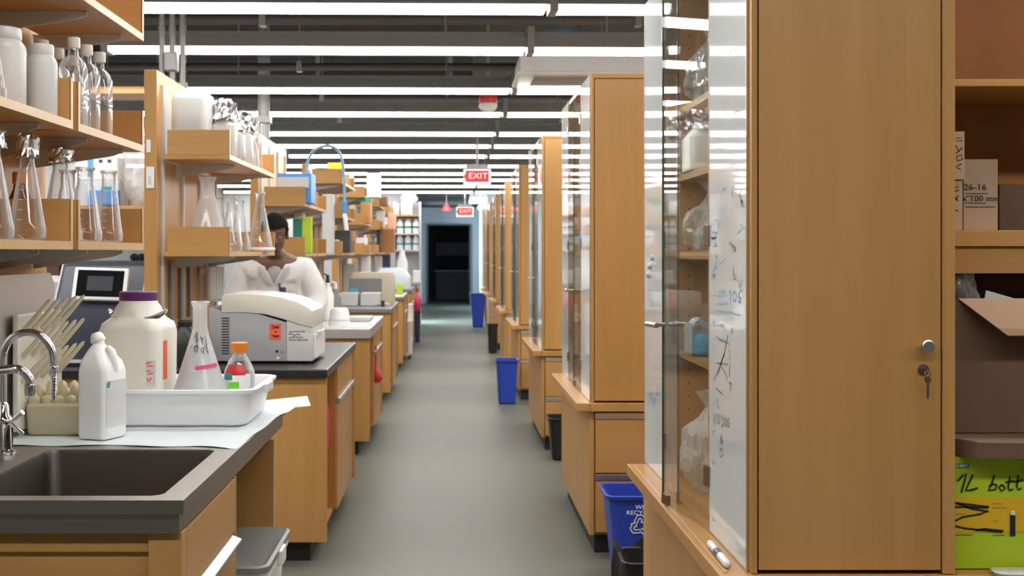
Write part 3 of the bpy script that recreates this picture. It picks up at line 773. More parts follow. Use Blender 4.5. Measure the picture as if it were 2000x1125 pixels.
for i, (x, y) in enumerate(((1279, 503), (1274, 520), (1271, 537))):
    p = Vector(wb(x, y))
    o = MB().cyl(p, p+Vector((-.012, 0, 0)), .011, .008, n=14).obj('magnet', palegrey, None, True)
    tag(o, f'small grey round magnet on the narrow whiteboard, {("uppermost", "middle", "lowest")[i]} of three', 'magnet', 'magnets on the whiteboard')

# marker pen on the ledge: white body, dark blue band
a = Vector((0.640, 2.98, DESK+.008)); b = Vector((.640, 2.835, DESK+.008))
a = px(1372, 1058, 2.95); a = Vector((.636, 3.06, DESK+.0105)); b = Vector((.633, 2.86, DESK+.0105))
t = thing('marker_pen', 'white marker pen with a dark blue band lying on the maple ledge', 'marker', (.6345, 2.96, DESK+.001))
dv = (b-a)
MB().cyl(a, a+dv*.42, .0085, n=16).obj('cap', white, t, True)
MB().cyl(a+dv*.40, a+dv*.62, .0098, n=16).obj('band', navy, t, True, label='dark blue grip band')
MB().cyl(a+dv*.62, b, .0095, n=16).sph(b, .0095, u=12, v=8).obj('barrel', white, t, True)
MB().cyl(a-dv*.09, a, .003, .006, n=10).obj('tip', yellow, t, True)

# things inside the first glass bay -------------------------------------------
def bag(name, label, c, rx, ry, rz, mat, seed, cat='bag', knot=True, jit=.16, group=None):
    random.seed(seed)
    t = thing(name, label, cat, c, group)
    mb = MB(); bm = mb.bm
    bmesh.ops.create_icosphere(bm, subdivisions=4, radius=1)
    for v in bm.verts:
        n_ = noise.noise(v.co*2.3+Vector((seed, 0, 0)))*.30+abs(noise.noise(v.co*5.5+Vector((0, seed, 0))))*.26+abs(noise.noise(v.co*11+Vector((0, 0, seed))))*.13
        k = 1-.12+n_*jit/.16*.9
        z = v.co.z*k
        if z < -.75: z = -.75-(-.75-z)*.1
        pinch = 1
        if knot and z > .35: pinch = max(.16, 1-(z-.35)*1.35)
        v.co = Vector((c[0]+v.co.x*k*rx*pinch, c[1]+v.co.y*k*ry*pinch, c[2]+(z+.775)*rz*.58*(1.15 if z > .35 else 1)))
    mb.obj('film', mat, t, 25)
    if knot:
        zz = max(v.co.z for v in bpy.data.objects[t.children[0].name].data.vertices)+c[2]
        k2 = MB()
        k2.grid(lambda u, v: (c[0]+.30*rx*(v+.3)*math.cos(u*2*PI)*(1+.3*math.sin(5*u*2*PI)), c[1]+.30*ry*(v+.3)*math.sin(u*2*PI)*(1+.3*math.cos(4*u*2*PI)), zz-.02*rz/.2+v*rz*.22), 22, 4)
        k2.obj('gathered_neck', mat, t, 30)
    return t
bag('plastic_bag', 'large milky plastic bag on the floor of the first glass cabinet', (.768, 3.70, DESK+.023), .082, .15, .215, bagw, 3)
bag('plastic_bag', 'clear crumpled plastic bag with a teal lump on the middle shelf of the glass cabinet', (.770, 3.71, 1.469), .075, .12, .145, bagm, 11)
bag('plastic_bag', 'clear plastic bag on the topmost visible shelf of the glass cabinet', (.768, 3.70, 1.906), .075, .13, .16, bagm, 5)
o = MB().sph((.765, 3.71, 1.506), .04, .055, .036, 14, 10, .1).obj('teal_packet', P('pale_teal', (.25, .55, .45, 1), .5), None, True)
tag(o, 'pale teal packet inside the bag on the middle cabinet shelf', 'packet')
t = thing('wipes_packet', 'sky blue packet in clear film on the cabinet shelf at handle height', 'packet', (0.757, 3.69, 1.162))
MB().rbox([(0.757, 3.69, 1.163, .045, .075, .02), (0.757, 3.69, 1.175, .05, .08, .02), (0.757, 3.69, 1.215, .05, .08, .02), (0.757, 3.69, 1.225, .044, .074, .02)]).obj('block', sky_b, t, True)
MB().grid(lambda u, v: (0.70+.11*u, 3.605+.17*v, 1.228+.022*math.sin(9*u+5*v)*math.cos(7*v)+.02), 12, 12).obj('film', bagm, t, 25)
MB().box(.700, .7005, 3.62, 3.74, 1.165, 1.255).obj('film_side', bagm, t)
t = thing('carboy', 'white plastic jug with a foil cap inside the glass cabinet', 'jug', (.755, 3.72, 1.702))
MB().rbox([(.755, 3.72, 1.703, .055, .085, .03), (.755, 3.72, 1.80, .056, .086, .03), (.755, 3.72, 1.835, .03, .04, .03), (.755, 3.72, 1.85, .028, .03, .028)]).obj('body', hdpe, t, True)
random.seed(4); MB().sph((.755, 3.72, 1.862), .034, .036, .026, 14, 9, .16).obj('foil_cap', foilm, t)
o = MB().box(.74, 1.05, 3.5, 3.87, 1.463, 1.463+.005).obj('cabinet_mat', cardb); tag(o, 'thin cardboard sheet on the middle shelf of the glass cabinet', 'sheet')
# glimpses in the second cabinet
t = thing('reagent_bottle', 'yellow-capped clear bottle behind the glass of the second cabinet', 'bottle', (.76, 6.8, 1.802))
MB().lathe([(.06, 0), (.06, .17), (.03, .21), (.03, .235)], (.76, 6.8, 1.803), 20, True, True).obj('body', hdpe_cream, t, True)
MB().lathe([(.034, .235), (.034, .27)], (.76, 6.8, 1.803), 20, True, True).obj('cap', yellow, t, True)
for i, (z, y, m, nmx) in enumerate(((1.462, 6.78, white, 'white'), (1.122, 6.8, sky_b, 'blue'), (1.462, 6.98, ltblue, 'light blue'))):
    o = MB().box(.72, .86, y-.08, y+.08, z, z+.2-.04*i, .004).obj('supply_box', m); tag(o, f'{nmx} supply box behind the glass of the second cabinet', 'box')
for k in (2, 3, 4):
    for j, z in enumerate((DESK+.024, 1.122, 1.462)):
        m = (teal, white, sky_b, cardb, palegrey, white, ltblue, black, beige)[(k*3+j) % 9]
        o = MB().box(.71, .9, CY[k]+.6, CY[k]+.9, z, z+.19+.03*j, .006).obj('supply_box', m)
        tag(o, f'{m.name.replace("_", " ")} box on the {("bottom", "second", "third")[j]} shelf of the {CS[k]} glass cabinet', 'box')

# ================================================================ DESK AND SHELVES BESIDE THE FIRST CABINET
o = tag(MB().box(CX1+.014, 2.9, 2.80, 4.3, .70, DESK, .003).obj('writing_desk', maple_x), 'maple desk top carrying the boxes beside the first cabinet', 'desk')
t = thing('wall_shelving', 'maple shelving with boxes to the side of the first glass cabinet', 'shelving', (2.0, 3.2, DESK+.001))
MB().box(CX1+.014, 2.9, 3.36, 3.38, DESK+.002, 2.45).obj('back_panel', maple_red, t)
MB().box(CX1+.014, 2.9, 3.345, 3.36, 1.20, 1.46).obj('dark_panel', black, t)
MB().box(CX1+.0135, CX1+.0345, 3.30, 3.36, DESK+.002, 2.45).obj('side_panel', maple_red, t)
for z, th2 in ((1.514, .038), (1.871, .017), (2.3, .017)):
    MB().box(CX1+.014, 2.9, 2.95, 3.36, z-th2, z, .0015).obj('shelf_board', maple_x, t)
MB().box(CX1+.014, 2.9, 2.96, 2.98, 1.412, 1.475, .001).obj('apron', maple_x, t)
MB().box(2.88, 2.9, 2.96, 3.36, DESK+.002, 2.45).obj('side_panel', maple, t)
o = tag(MB().box(CX1+.02, 2.9, 2.9, 4.25, .1, .70).obj('low_cabinet', maple), 'maple cabinet base under the box-laden desk', 'cabinet')

# lime box of bottles
t = thing('storage_box', 'lime green carton with an amber label and handwriting on the desk', 'box', (1.36, 3.0, DESK+.002))
gx0, gx1, gy = 1.140, 1.60, 2.850
MB().box(gx0, gx1, gy, 3.2, DESK+.002, .996, .002).obj('carton', limebox, t)
MB().box(gx0+.0005, gx0+.20, gy-.0012, gy+.001, .824, .903).obj('amber_label', orangelab, t)
MB().box(gx0+.001, gx0+.043, gy-.0014, gy+.001, .970, .980).obj('badge', teal, t)
lettering('BIO-RAD', .0085, whiteink, t, face_cam(Vector((gx0+.022, gy-.002, .975))))
def cam_strokes(par, mat, Y, lines, wd=.0035, name='handwriting'):
    mb = MB()
    for L in lines: mb.stroke([px(x, y, Y) for x, y in L], wd, (0, -1, 0))
    return stuff(mb.obj(name, mat, par))
cam_strokes(t, ink, gy-.0025, [
    [(1870, 940), (1880, 929), (1887, 925), (1884, 940), (1878, 962)], [(1900, 927), (1892, 945), (1886, 958), (1897, 957), (1910, 953)],
    [(1942, 928), (1937, 945), (1931, 958), (1944, 956), (1947, 947), (1938, 945), (1932, 950)],
    [(1957, 946), (1951, 952), (1956, 959), (1963, 954), (1958, 946)], [(1973, 930), (1969, 950), (1972, 958), (1979, 955)], [(1964, 942), (1980, 939)],
    [(1989, 928), (1986, 950), (1989, 957), (1995, 953)], [(1980, 941), (1999, 937)], [(2004, 925), (2003, 955)],
    [(1860, 981), (1870, 983), (1890, 985), (1932, 990)], [(1868, 982), (1900, 994), (1931, 999), (1915, 1004), (1880, 1010), (1863, 1019), (1864, 1027), (1885, 1032), (1925, 1036), (1958, 1039)],
    [(1905, 1036), (1922, 1033), (1960, 1037)], [(1860, 991), (1880, 990), (1930, 992)]], .0042)
MB().box(px(1972, 1040, gy).x, px(1982, 1040, gy).x, gy-.003, gy-.001, px(0, 1046, gy).z, px(0, 1006, gy).z).obj('printed_bar', ink, t)
MB().lathe([(.0055, 0), (.0055, .006), (.003, .009)], (px(1977, 1000, gy).x, gy-.003, px(0, 1005, gy).z), 10, True, True).obj('printed_bottle_top', whitepaper, t)
ln = MB()
for i, (x0, x1, y) in enumerate(((1862, 1880, 985), (1938, 1956, 983), (1938, 1966, 991), (1938, 1948, 1017), (1866, 1884, 1003), (1866, 1900, 1043), (1938, 1962, 1044))):
    a, b = px(x0, y, gy), px(x1, y+1.6, gy); ln.box(a.x, b.x, gy-.0018, gy-.0012, b.z, a.z)
stuff(ln.obj('small_print', P('brown_print', (.35, .20, .02, 1), .6, 0, 0), t))
# flat cardboard box
t = thing('flat_carton', 'flat brown cardboard carton lying on the lime green box', 'box', (1.38, 3.0, .998))
Mz = Matrix.Translation((1.182, 2.80, 0)) @ Matrix.Rotation(math.radians(-2), 4, 'Z')
MB().prism([(0, 0), (.5, 0), (.5, .36), (-.045, .36), (-.055, .10)], 'z', .998, 1.037, .0015).xform(Mz).obj('carton', cardb_d, t)
MB().box(.001, .5, -.0008, .004, 1.034, 1.0375).xform(Mz).obj('lid_flap', cardb, t)
# open carton
t = thing('open_carton', 'open brown cardboard box with a flap hanging forward on the flat carton', 'box', (1.38, 3.1, 1.039))
bx, by, bz0, bz1 = 1.178, 2.93, 1.039, 1.352
MB().box(bx, bx+.42, by, by+.004, bz0, bz1).obj('front_wall', cardb_d, t)
MB().box(bx, bx+.42, by+.30, by+.304, bz0, bz1).obj('back_wall', cardb_d, t)
MB().box(bx, bx+.004, by+.004, by+.30, bz0, bz1).obj('side_wall', cardb_d, t)
MB().box(bx+.416, bx+.42, by+.004, by+.30, bz0, bz1).obj('side_wall', cardb_d, t)
MB().box(bx+.004, bx+.416, by+.004, by+.30, bz0, bz0+.004).obj('bottom', cardb_d, t)
fl = [(bx+.012, by, bz1), (bx+.42, by, bz1), (bx+.42, by-.075, bz1-.080), (bx+.095, by-.075, bz1-.082), (bx+.075, by-.068, bz1-.065)]
mb = MB(); A = [mb.bm.verts.new(p) for p in fl]; f = mb.bm.faces.new(A); f.normal_update()
bmesh.ops.solidify(mb.bm, geom=[f], thickness=.003); mb.obj('front_flap', cardb, t)
MB().prism([(by+.30, bz1), (by+.34, bz1+.05), (by+.343, bz1+.05), (by+.304, bz1)], 'x', bx, bx+.42).obj('back_flap', cardb, t)
bag('plastic_bag', 'crumpled clear plastic bag sticking out of the open carton', (1.225, 3.05, 1.30), .055, .07, .16, bagm, 21)
cd = MB().box(-.035, .035, 0, .002, 0, .06).xform(Matrix.Translation((1.31, 3.0, 1.305)) @ Matrix.Rotation(.28, 4, 'Y') @ Matrix.Rotation(-.25, 4, 'X')).obj('paper_card', whitepaper)
tag(cd, 'white paper card poking out of the open carton', 'card')
# small cartons on the shelf
def carton(label, x0, x1, y, d, z0, z1, mat):
    t = thing('carton', label, 'box', ((x0+x1)/2, y+d/2, z0+.001))
    MB().box(x0, x1, y, y+d, z0+.001, z1, .0015).obj('body', mat, t)
    MB().box(x0+.001, x1-.001, y+d*.45, y+d*.55, z1, z1+.0006).obj('tape', cardb, t)
    return t
c1 = carton('narrow kraft carton with vertical scribble on the shelf, lower of two stacked', 1.158, px(1880, 0, 2.965).x, 2.965, .22, 1.514, px(0, 353, 2.965).z, kraft)
c2 = carton('narrow kraft carton with vertical scribble, stacked on another', 1.158, px(1884, 0, 2.96).x, 2.96, .22, px(0, 352, 2.965).z, px(0, 257, 2.96).z, kraft)
c3 = carton('kraft carton printed 126-16 on the shelf beside the first cabinet', px(1882, 0, 3.0).x, px(1949, 0, 3.0).x, 3.0, .2, 1.514, px(0, 311, 3.0).z, kraft)
c4 = carton('dark brown carton on the shelf beside the printed kraft carton', px(1952, 0, 3.1).x, 1.62, 3.1, .2, 1.514, px(0, 360, 3.1).z, cardb_d)
lettering('126-16', .021, ink, c3, face_cam(Vector((px(1899, 0, 3).x, 2.9985, px(0, 366, 3).z))), sx=1.15)
lettering('x 100 mm', .020, ink, c3, face_cam(Vector((px(1916, 0, 3).x, 2.9985, px(0, 388, 3).z))), sx=1.1)
cam_strokes(c3, ink, 2.998, [[(1885, 378), (1930, 378)], [(1885, 383), (1902, 383)], [(1885, 396), (1926, 397)], [(1885, 404), (1944, 404)]], .0014, 'small_print')
cam_strokes(c2, ink, 2.958, [[(1866, 270), (1878, 268), (1868, 276), (1880, 274)], [(1866, 284), (1874, 296), (1880, 288), (1867, 300)], [(1868, 306), (1878, 302), (1880, 312), (1870, 314), (1868, 306)], [(1878, 320), (1866, 326), (1876, 330)]], .0025)
cam_strokes(c1, ink, 2.963, [[(1864, 368), (1872, 364)], [(1864, 374), (1873, 371)], [(1863, 384), (1872, 392)], [(1872, 382), (1862, 394)], [(1862, 402), (1864, 410), (1872, 412)]], .0025)
# corner of a pale plastic tub at the frame's foot
o = MB().rbox([(1.34, 2.80, DESK+.001, .12, .03, .02), (1.34, 2.80, DESK+.010, .125, .032, .02)]).obj('tray_lid', palegrey, None, True)
tag(o, 'pale grey plastic lid at the edge of the desk before the lime green box', 'lid')

# ================================================================ BINS ON THE RIGHT
def rect_bin(name, label, cx, cy, w0, d0, w1, d1, h, mat, cat='bin', rim=.012, rot=0):
    t = thing(name, label, cat, (cx, cy, 0))
    q = [(cx, cy, .002, w0-.01, d0-.01, .03), (cx, cy, .012, w0, d0, .035), (cx, cy, h-.02, w1-.004, d1-.004, .04), (cx, cy, h-.02, w1+rim*.6, d1+rim*.6, .045), (cx, cy, h-.004, w1+rim, d1+rim, .048), (cx, cy, h, w1+rim*.7, d1+rim*.7, .047), (cx, cy, h-.003, w1-.002, d1-.002, .04), (cx, cy, .02, w0-.008, d0-.008, .03)]
    MB().rbox(q).obj('body', mat, t, 35)
    return t
t = rect_bin('recycling_bin', 'blue recycling bin with white arrows beside the second cabinet', .90, 5.64, .165, .12, .205, .15, .392, blue)
yb_ = 5.64-.137
def bin_face(x, z):  # lettering follows the sloping front
    return Vector((x, 5.64-.12-(z/.392)*.03-.0035, z))
lx = px(1250, 0, 5.50).x
tilt = Matrix.Rotation(-math.atan(.03/.392), 4, 'X')
for txt, yy, s in (('WE', 990, .026), ('RECYCLE', 1001, .026)):
    p = bin_face(lx, px(0, yy, 5.50).z)
    lettering(txt, s, whiteink, t, Matrix.Translation(p) @ Matrix.Rotation(PI/2, 4, 'X'), sx=1.15)
c = bin_face(lx, px(0, 1026, 5.50).z)
mb = MB(); S_ = .052
shape = [(-.60, .10), (-.28, .66), (.26, .66), (.44, .36), (.60, .45), (.46, .0), (.06, .10), (.20, .20), (.08, .40), (-.10, .40), (-.34, -.04)]
for k in range(3):
    a0 = 2*PI*k/3
    out = [c+Vector(((x*math.cos(a0)-y*math.sin(a0))*S_, -.0016, (x*math.sin(a0)+y*math.cos(a0))*S_)) for x, y in [(px_*.86, py_+.20) for px_, py_ in shape]]
    for i in range(len(out)): mb.stroke([out[i], out[(i+1) % len(out)]], .0042, (0, -1, 0))
mb.obj('recycling_symbol', whiteink, t)
rect_bin('recycling_bin', 'smaller blue waste bin farther down the aisle before the fourth cabinet', .545, 12.12, .080, .12, .105, .14, .425, blue)
rect_bin('recycling_bin', 'tall blue bin at the far end of the aisle by the dark doorway', .53, 24.3, .10, .14, .155, .17, .66, blue)
rect_bin('waste_bin', 'small black waste bin beside the fifth cabinet', .61, 18.1, .06, .1, .075, .12, .42, black)
rect_bin('waste_bin', 'black waste bin tucked in front of the third cabinet', .80, 8.85, .085, .1, .11, .12, .30, black)
t = rect_bin('waste_bin', 'low black waste bin with a crumpled liner behind the first cabinet', .78, 4.80, .10, .10, .125, .12, .30, black)
random.seed(9)
mb = MB()
def liner(u, v):
    a = u*2*PI; k = 1+.05*math.sin(7*a)+.03*math.sin(13*a+1)
    if v < .5: z = .315+.03*math.sin(5*a)-(.5-v)*.32; r_ = (.150+.006*math.sin(11*a)) if v < .3 else .148
    else: z = .315+.03*math.sin(5*a)-(v-.5)*.3; r_ = .148-(v-.5)*.12
    return (.78+r_*k*math.cos(a)*.99, 4.80+r_*k*math.sin(a)*.95, z)
mb.grid(liner, 56, 8); mb.obj('liner', blackbag, t, 30)
# ================================================================ GLASSWARE AND BOTTLES
def flask_prof(r, h, nk):
    return [(r*.80, 0), (r*.96, .004), (r, .014), (r, .03), (r*.93, h*.17), (nk*1.25, h*.70), (nk, h*.78), (nk, h*.955), (nk*1.12, h*.97), (nk*1.22, h*.985), (nk*1.15, h)]
def foil_cap(c, r, hh, par, seed):
    random.seed(seed)
    mb = MB(); n = 26; rings = []
    for z, k in ((-.55, 1.45), (-.40, 1.22), (-.2, 1.12), (.0, 1.18), (.25, 1.25), (.42, 1.0), (.5, .45)):
        rings.append([(c[0]+r*k*(1+random.uniform(-.2, .2))*math.cos(2*PI*i/n), c[1]+r*k*(1+random.uniform(-.2, .2))*math.sin(2*PI*i/n), c[2]+hh*(z+random.uniform(-.07, .07))) for i in range(n)])
    mb.skin(rings, False, True)
    return mb.obj('foil_cap', foilm, par)
def flask(label, x, y, z, r, h, nk, mat=None, foil=0, fill=None, seed=1, group=None):
    t = thing('erlenmeyer_flask', label, 'flask', (x, y, z), group)
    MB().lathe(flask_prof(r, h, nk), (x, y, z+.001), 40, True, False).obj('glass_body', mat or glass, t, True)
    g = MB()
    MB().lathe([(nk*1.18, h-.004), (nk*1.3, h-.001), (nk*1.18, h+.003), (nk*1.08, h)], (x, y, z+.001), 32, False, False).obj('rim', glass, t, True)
    for i in range(4):
        zz = h*(.2+.1*i); rr_ = r*.93+(nk*1.25-r*.93)*((zz-h*.17)/(h*.53))+.0007
        g.grid(lambda u, v: (x+rr_*math.cos(-1.9+.35*u), y+rr_*math.sin(-1.9+.35*u), z+zz+v*.0018), 6, 1)
    stuff(g.obj('graduation_marks', whiteink, t))
    if fill:
        pf = [(max(.001, q-.004), zz+.003) for q, zz in flask_prof(r, h, nk) if zz < h*fill[1]]
        pf.append((r*.93+(nk*1.25-r*.93)*((fill[1]-.17)/.53)-.004, h*fill[1]))
        MB().lathe(pf, (x, y, z), 36, True, True).obj('contents', fill[0], t, True)
    if foil: foil_cap((x, y, z+h-.01), nk*1.25, foil, t, seed)
    return t
S1, S2, S3 = 1.4935, 1.8275, 2.2065
flask('foil-capped clear flask at the camera end of the lowest shelf over the sink', -1.13, 3.08, S1, .052, .265, .019, foil=.05, seed=3)
flask('clear flask with a drooping foil cap, second along the lowest shelf over the sink', -1.115, 3.29, S1, .048, .262, .018, foil=.06, seed=4)
flask('foil-capped clear flask behind the middle end board, lowest shelf over the sink', -1.155, 3.70, S1, .058, .27, .022, foil=.045, seed=5)
flask('open clear flask next to the foil-capped one, far lowest tray over the sink', -1.12, 3.83, S1, .050, .225, .024)
flask('open clear flask beside the end board, far lowest tray over the sink', -1.105, 4.04, S1, .044, .228, .022)
flask('open clear flask at the back of the far lowest tray over the sink', -1.21, 3.95, S1, .046, .225, .022)
flask('clear flask at the back of the near tray on the lowest shelf over the sink', -1.26, 3.32, S1, .05, .25, .02)
flask('clear flask at the camera end of the middle shelf over the sink', -1.115, 3.02, S2, .040, .17, .018)
for i, (x, y) in enumerate(((-1.14, 3.62), (-1.16, 3.80))):
    flask(f'clear flask standing on the topmost tray over the sink, {("nearer the middle divider", "toward the end board")[i]}', x, y, S3, .045, .22, .02)
# brown bottle with orange cap
t = thing('reagent_bottle', 'clear brown-tinted bottle with an orange cap behind the foil-capped flasks', 'bottle', (-1.24, 3.60, S1))
MB().lathe([(.034, 0), (.037, .008), (.037, .11), (.02, .15), (.018, .17)], (-1.24, 3.60, S1+.001), 24).obj('body', amber, t, True)
MB().lathe([(.022, .165), (.022, .195), (.019, .199)], (-1.24, 3.60, S1+.001), 20, True, True).obj('cap', orange, t, True)
# white wide-mouth jars on the middle shelf
def jar(label, x, y, z, r, h, lr, mat=hdpe_shelf, lid=hdpe_shelf, lh=.03):
    t = thing('plastic_jar', label, 'jar', (x, y, z))
    MB().lathe([(r*.93, 0), (r, .008), (r, h-.055), (r*.96, h-.045), (r*.80, h-.032), (r*.78, h-lh)], (x, y, z+.001), 36, True, True).obj('body', mat, t, True)
    MB().lathe([(lr, h-lh), (lr*1.02, h-lh+.003), (lr*1.02, h-.004), (lr*.95, h)], (x, y, z+.001), 32, True, True).obj('lid', lid, t, True)
    return t
jar('wide white translucent jar on the middle shelf over the sink', -1.165, 3.24, S2, .062, .214, .050)
jar('narrower white translucent jar at the end of the near tray on the middle shelf', -1.115, 3.40, S2, .044, .198, .034)
jar('white jar at the back of the near tray on the middle shelf', -1.27, 3.40, S2, .05, .235, .038)
# clear square bottles with beige caps
def sqbottle(label, x, y, z, hw, h):
    t = thing('square_bottle', label, 'bottle', (x, y, z))
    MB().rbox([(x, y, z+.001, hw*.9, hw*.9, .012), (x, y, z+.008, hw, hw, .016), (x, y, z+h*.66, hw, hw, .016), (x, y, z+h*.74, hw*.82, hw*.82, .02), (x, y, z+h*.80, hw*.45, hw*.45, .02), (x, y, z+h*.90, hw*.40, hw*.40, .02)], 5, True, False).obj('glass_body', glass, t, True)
    MB().lathe([(hw*.52, h*.88), (hw*.54, h*.89), (hw*.54, h*.99), (hw*.48, h)], (x, y, z+.001), 24, True, True).obj('cap', cream, t, True)
sq = [('in front, closest to the camera', -1.105, 3.66), ('in front, second from the divider', -1.105, 3.79), ('in front, by the end board', -1.105, 3.93), ('behind, beside the divider', -1.21, 3.70), ('behind, in the middle', -1.21, 3.85), ('behind, by the end board', -1.21, 4.0)]
for lab, x, y in sq: sqbottle(f'clear square beige-capped bottle, far tray of the middle shelf, {lab}', x, y, S2, .036, .262)

# ---------------------------------------------------------------- on the second bench's end shelves
U = 1.9265; Lw = 1.4655
t = thing('carboy', 'large white square carboy at the camera end of the upper tray on the second bench', 'carboy', (-1.255, 6.1, U))
MB().rbox([(-1.255, 6.1, U+.001, .082, .10, .03), (-1.255, 6.1, U+.012, .09, .11, .04), (-1.255, 6.1, U+.27, .09, .11, .04), (-1.255, 6.1, U+.30, .085, .10, .045), (-1.255, 6.1, U+.315, .06, .08, .05)]).obj('body', hdpe_shelf, t, True)
MB().lathe([(.02, .31), (.02, .335)], (-1.255, 6.16, U), 16, True, True).obj('spout', hdpe_shelf, t, True)
for i, (x, y, h) in enumerate(((-1.115, 6.16, .21), (-1.17, 6.42, .23), (-1.11, 6.62, .20), (-1.10, 6.30, .17))):
    lab = ('closest to the camera', 'tallest, in the middle', 'third in line', 'low one at the edge')[i]
    t = thing('foil_bottle', f'white bottle with a crumpled foil top in the upper tray, {lab}', 'bottle', (x, y, U))
    MB().rbox([(x, y, U+.001, .055, .055, .02), (x, y, U+.01, .06, .06, .025), (x, y, U+h*.75, .06, .06, .025), (x, y, U+h*.88, .035, .035, .03), (x, y, U+h, .03, .03, .029)]).obj('body', hdpe_shelf, t, True)
    foil_cap((x, y, U+h+.03), .045, .10, t, 20+i)
t = thing('glass_vessel', 'glass vessel with a flared funnel mouth in the upper tray on the second bench', 'glassware', (-1.10, 6.85, U))
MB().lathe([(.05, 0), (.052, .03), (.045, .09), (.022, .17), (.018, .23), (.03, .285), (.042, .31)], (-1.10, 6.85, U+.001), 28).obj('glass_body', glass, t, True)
foil_cap((-1.10, 6.85, U+.2), .022, .10, t, 31)
for i, y in enumerate((7.02, 7.14)):
    t = thing('glass_cylinder', f'slim clear measuring cylinder in the upper tray, {("first", "second")[i]} beyond the funnel vessel', 'glassware', (-1.095, y, U))
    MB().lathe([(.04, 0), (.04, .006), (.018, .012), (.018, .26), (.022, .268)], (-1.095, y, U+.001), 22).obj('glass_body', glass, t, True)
flask('very large cloudy flask in the lower tray on the second bench', -1.19, 6.12, Lw, .098, .36, .034, mat=glass_cloud)
flask('clear flask in the lower tray on the second bench, first beyond the cloudy one', -1.12, 6.38, Lw, .056, .275, .022)
flask('clear flask in the lower tray on the second bench, second beyond the cloudy one', -1.105, 6.55, Lw, .055, .265, .022)
flask('clear flask at the back of the lower tray on the second bench', -1.22, 6.6, Lw, .055, .28, .022)
flask('tall clear flask with a white ring at the far end of the lower tray', -1.075, 7.05, Lw, .07, .33, .024)
o = MB().lathe([(.078, 0), (.086, .008), (.086, .018), (.076, .022), (.071, .012), (.071, .0)], (-1.075, 7.05, Lw+.0005), 28, False, False).obj('flask_ring', white, None, True)
tag(o, 'white ring weight around the foot of the tall flask in the lower tray', 'ring')
# switch and label holder on the edge of the panel
t = thing('switch_plate', 'larger white switch plate on the edge of the second bench panel', 'switch', (-1.425, 5.905, 1.77))
a, b = px(286, 368, 5.905), px(301, 326, 5.905)
MB().box(a.x, b.x, 5.898, 5.909, a.z, b.z, .003).obj('plate', white, t)
MB().box(a.x+.012, b.x-.012, 5.893, 5.898, a.z+.018, b.z-.045, .001).obj('rocker', palegrey, t)
a, b = px(286, 298, 5.905), px(294, 273, 5.905)
o = MB().box(a.x, b.x, 5.901, 5.909, a.z, b.z, .002).obj('label_clip', white); tag(o, 'small white clip above the switch plate on the panel edge', 'clip')

# ---------------------------------------------------------------- sink bench: pad, tub, bottles
PZ = .9155
def pad(u, v):
    x0, x1 = -1.285, -.597
    y = 3.50+v*1.0
    x = x0+(x1-x0)*u
    y += (.035*math.sin(3.1*u+.4)*(1-v)+.012*math.sin(17*u)*(1-v))
    if v > .98: y -= .03*abs(math.sin(9*u))
    x += .012*math.sin(9*v)*u
    z = PZ+.0012*math.sin(23*u+7*v)*math.cos(19*v)+.0016
    if u > .97: z -= .0012
    return (x, y, z)
mb = MB().grid(pad, 50, 50, .0012)
t = tag(mb.obj('absorbent_pad', padmat, None, True), 'pale blue-white absorbent pad spread over the steel counter behind the sink', 'pad')
mb = MB().grid(lambda u, v: (-.61+.02*u+.05*v*u, 3.56+.9*v, PZ+.001+.010*u*math.sin(PI*v)+.003*math.sin(14*v)), 6, 30, .001)
mb.obj('lifted_edge', padmat, t, True)
PT = PZ+.005
# white tub
t = thing('plastic_tub', 'white rectangular plastic tub holding the flask and carboy on the pad', 'tub', (-.87, 4.09, PT))
cx_, cy_ = -.897, 4.095
MB().rbox([(cx_, cy_, PT, .250, .20, .04), (cx_, cy_, PT+.006, .260, .21, .045), (cx_, cy_, PT+.105, .280, .236, .05), (cx_, cy_, PT+.106, .296, .252, .055), (cx_, cy_, PT+.116, .298, .254, .056), (cx_, cy_, PT+.118, .292, .248, .055), (cx_, cy_, PT+.116, .276, .232, .048), (cx_, cy_, PT+.010, .255, .205, .043)], 8).obj('shell', tubm, t, 40)
MB().box(cx_+.295, cx_+.308, cy_-.06, cy_+.06, PT+.088, PT+.116, .004).obj('grip', tubm, t)
TB = PT+.011
# square carboy with purple lid
c0 = Vector((-1.024, 4.10, TB)); t = thing('carboy', 'cream square carboy with a purple lid and wire handle standing in the tub', 'carboy', c0)
def R(secs, rot=-.10):
    mb = MB().rbox([(0, 0, z, a, b, r_) for z, a, b, r_ in secs], 8)
    return mb.xform(Matrix.Translation(c0) @ Matrix.Rotation(rot, 4, 'Z'))
R([(.001, .095, .095, .035), (.01, .104, .104, .04), (.275, .106, .106, .04), (.300, .101, .101, .05), (.318, .082, .082, .06), (.330, .079, .079, .07), (.352, .072, .072, .0715), (.368, .061, .061, .0605), (.380, .058, .058, .0575)]).obj('body', hdpe_cream, t, True)
MB().lathe([(.0595, .372), (.062, .374), (.062, .399), (.058, .402)], c0, 40, True, True).obj('lid', purple, t, True, label='purple screw lid')
hw = []
for i in range(15):
    a = PI*i/14; hw.append(c0+Vector((.088*math.cos(a)*-1, -.074*math.sin(a)-.01, .338-.026*math.sin(a))))
MB().tube(hw, .0028, 8).obj('wire_handle', chrome, t, True)
g = hw[9:14]
MB().tube(g, .0075, 10).obj('handle_grip', darkmetal, t, True)
for s in (-1, 1): MB().cyl(c0+Vector((s*.086, -.01, .333)), c0+Vector((s*.095, -.01, .343)), .006, n=10).obj('handle_lug', chrome, t, True)
M_ = Matrix.Translation(c0) @ Matrix.Rotation(-.10, 4, 'Z')
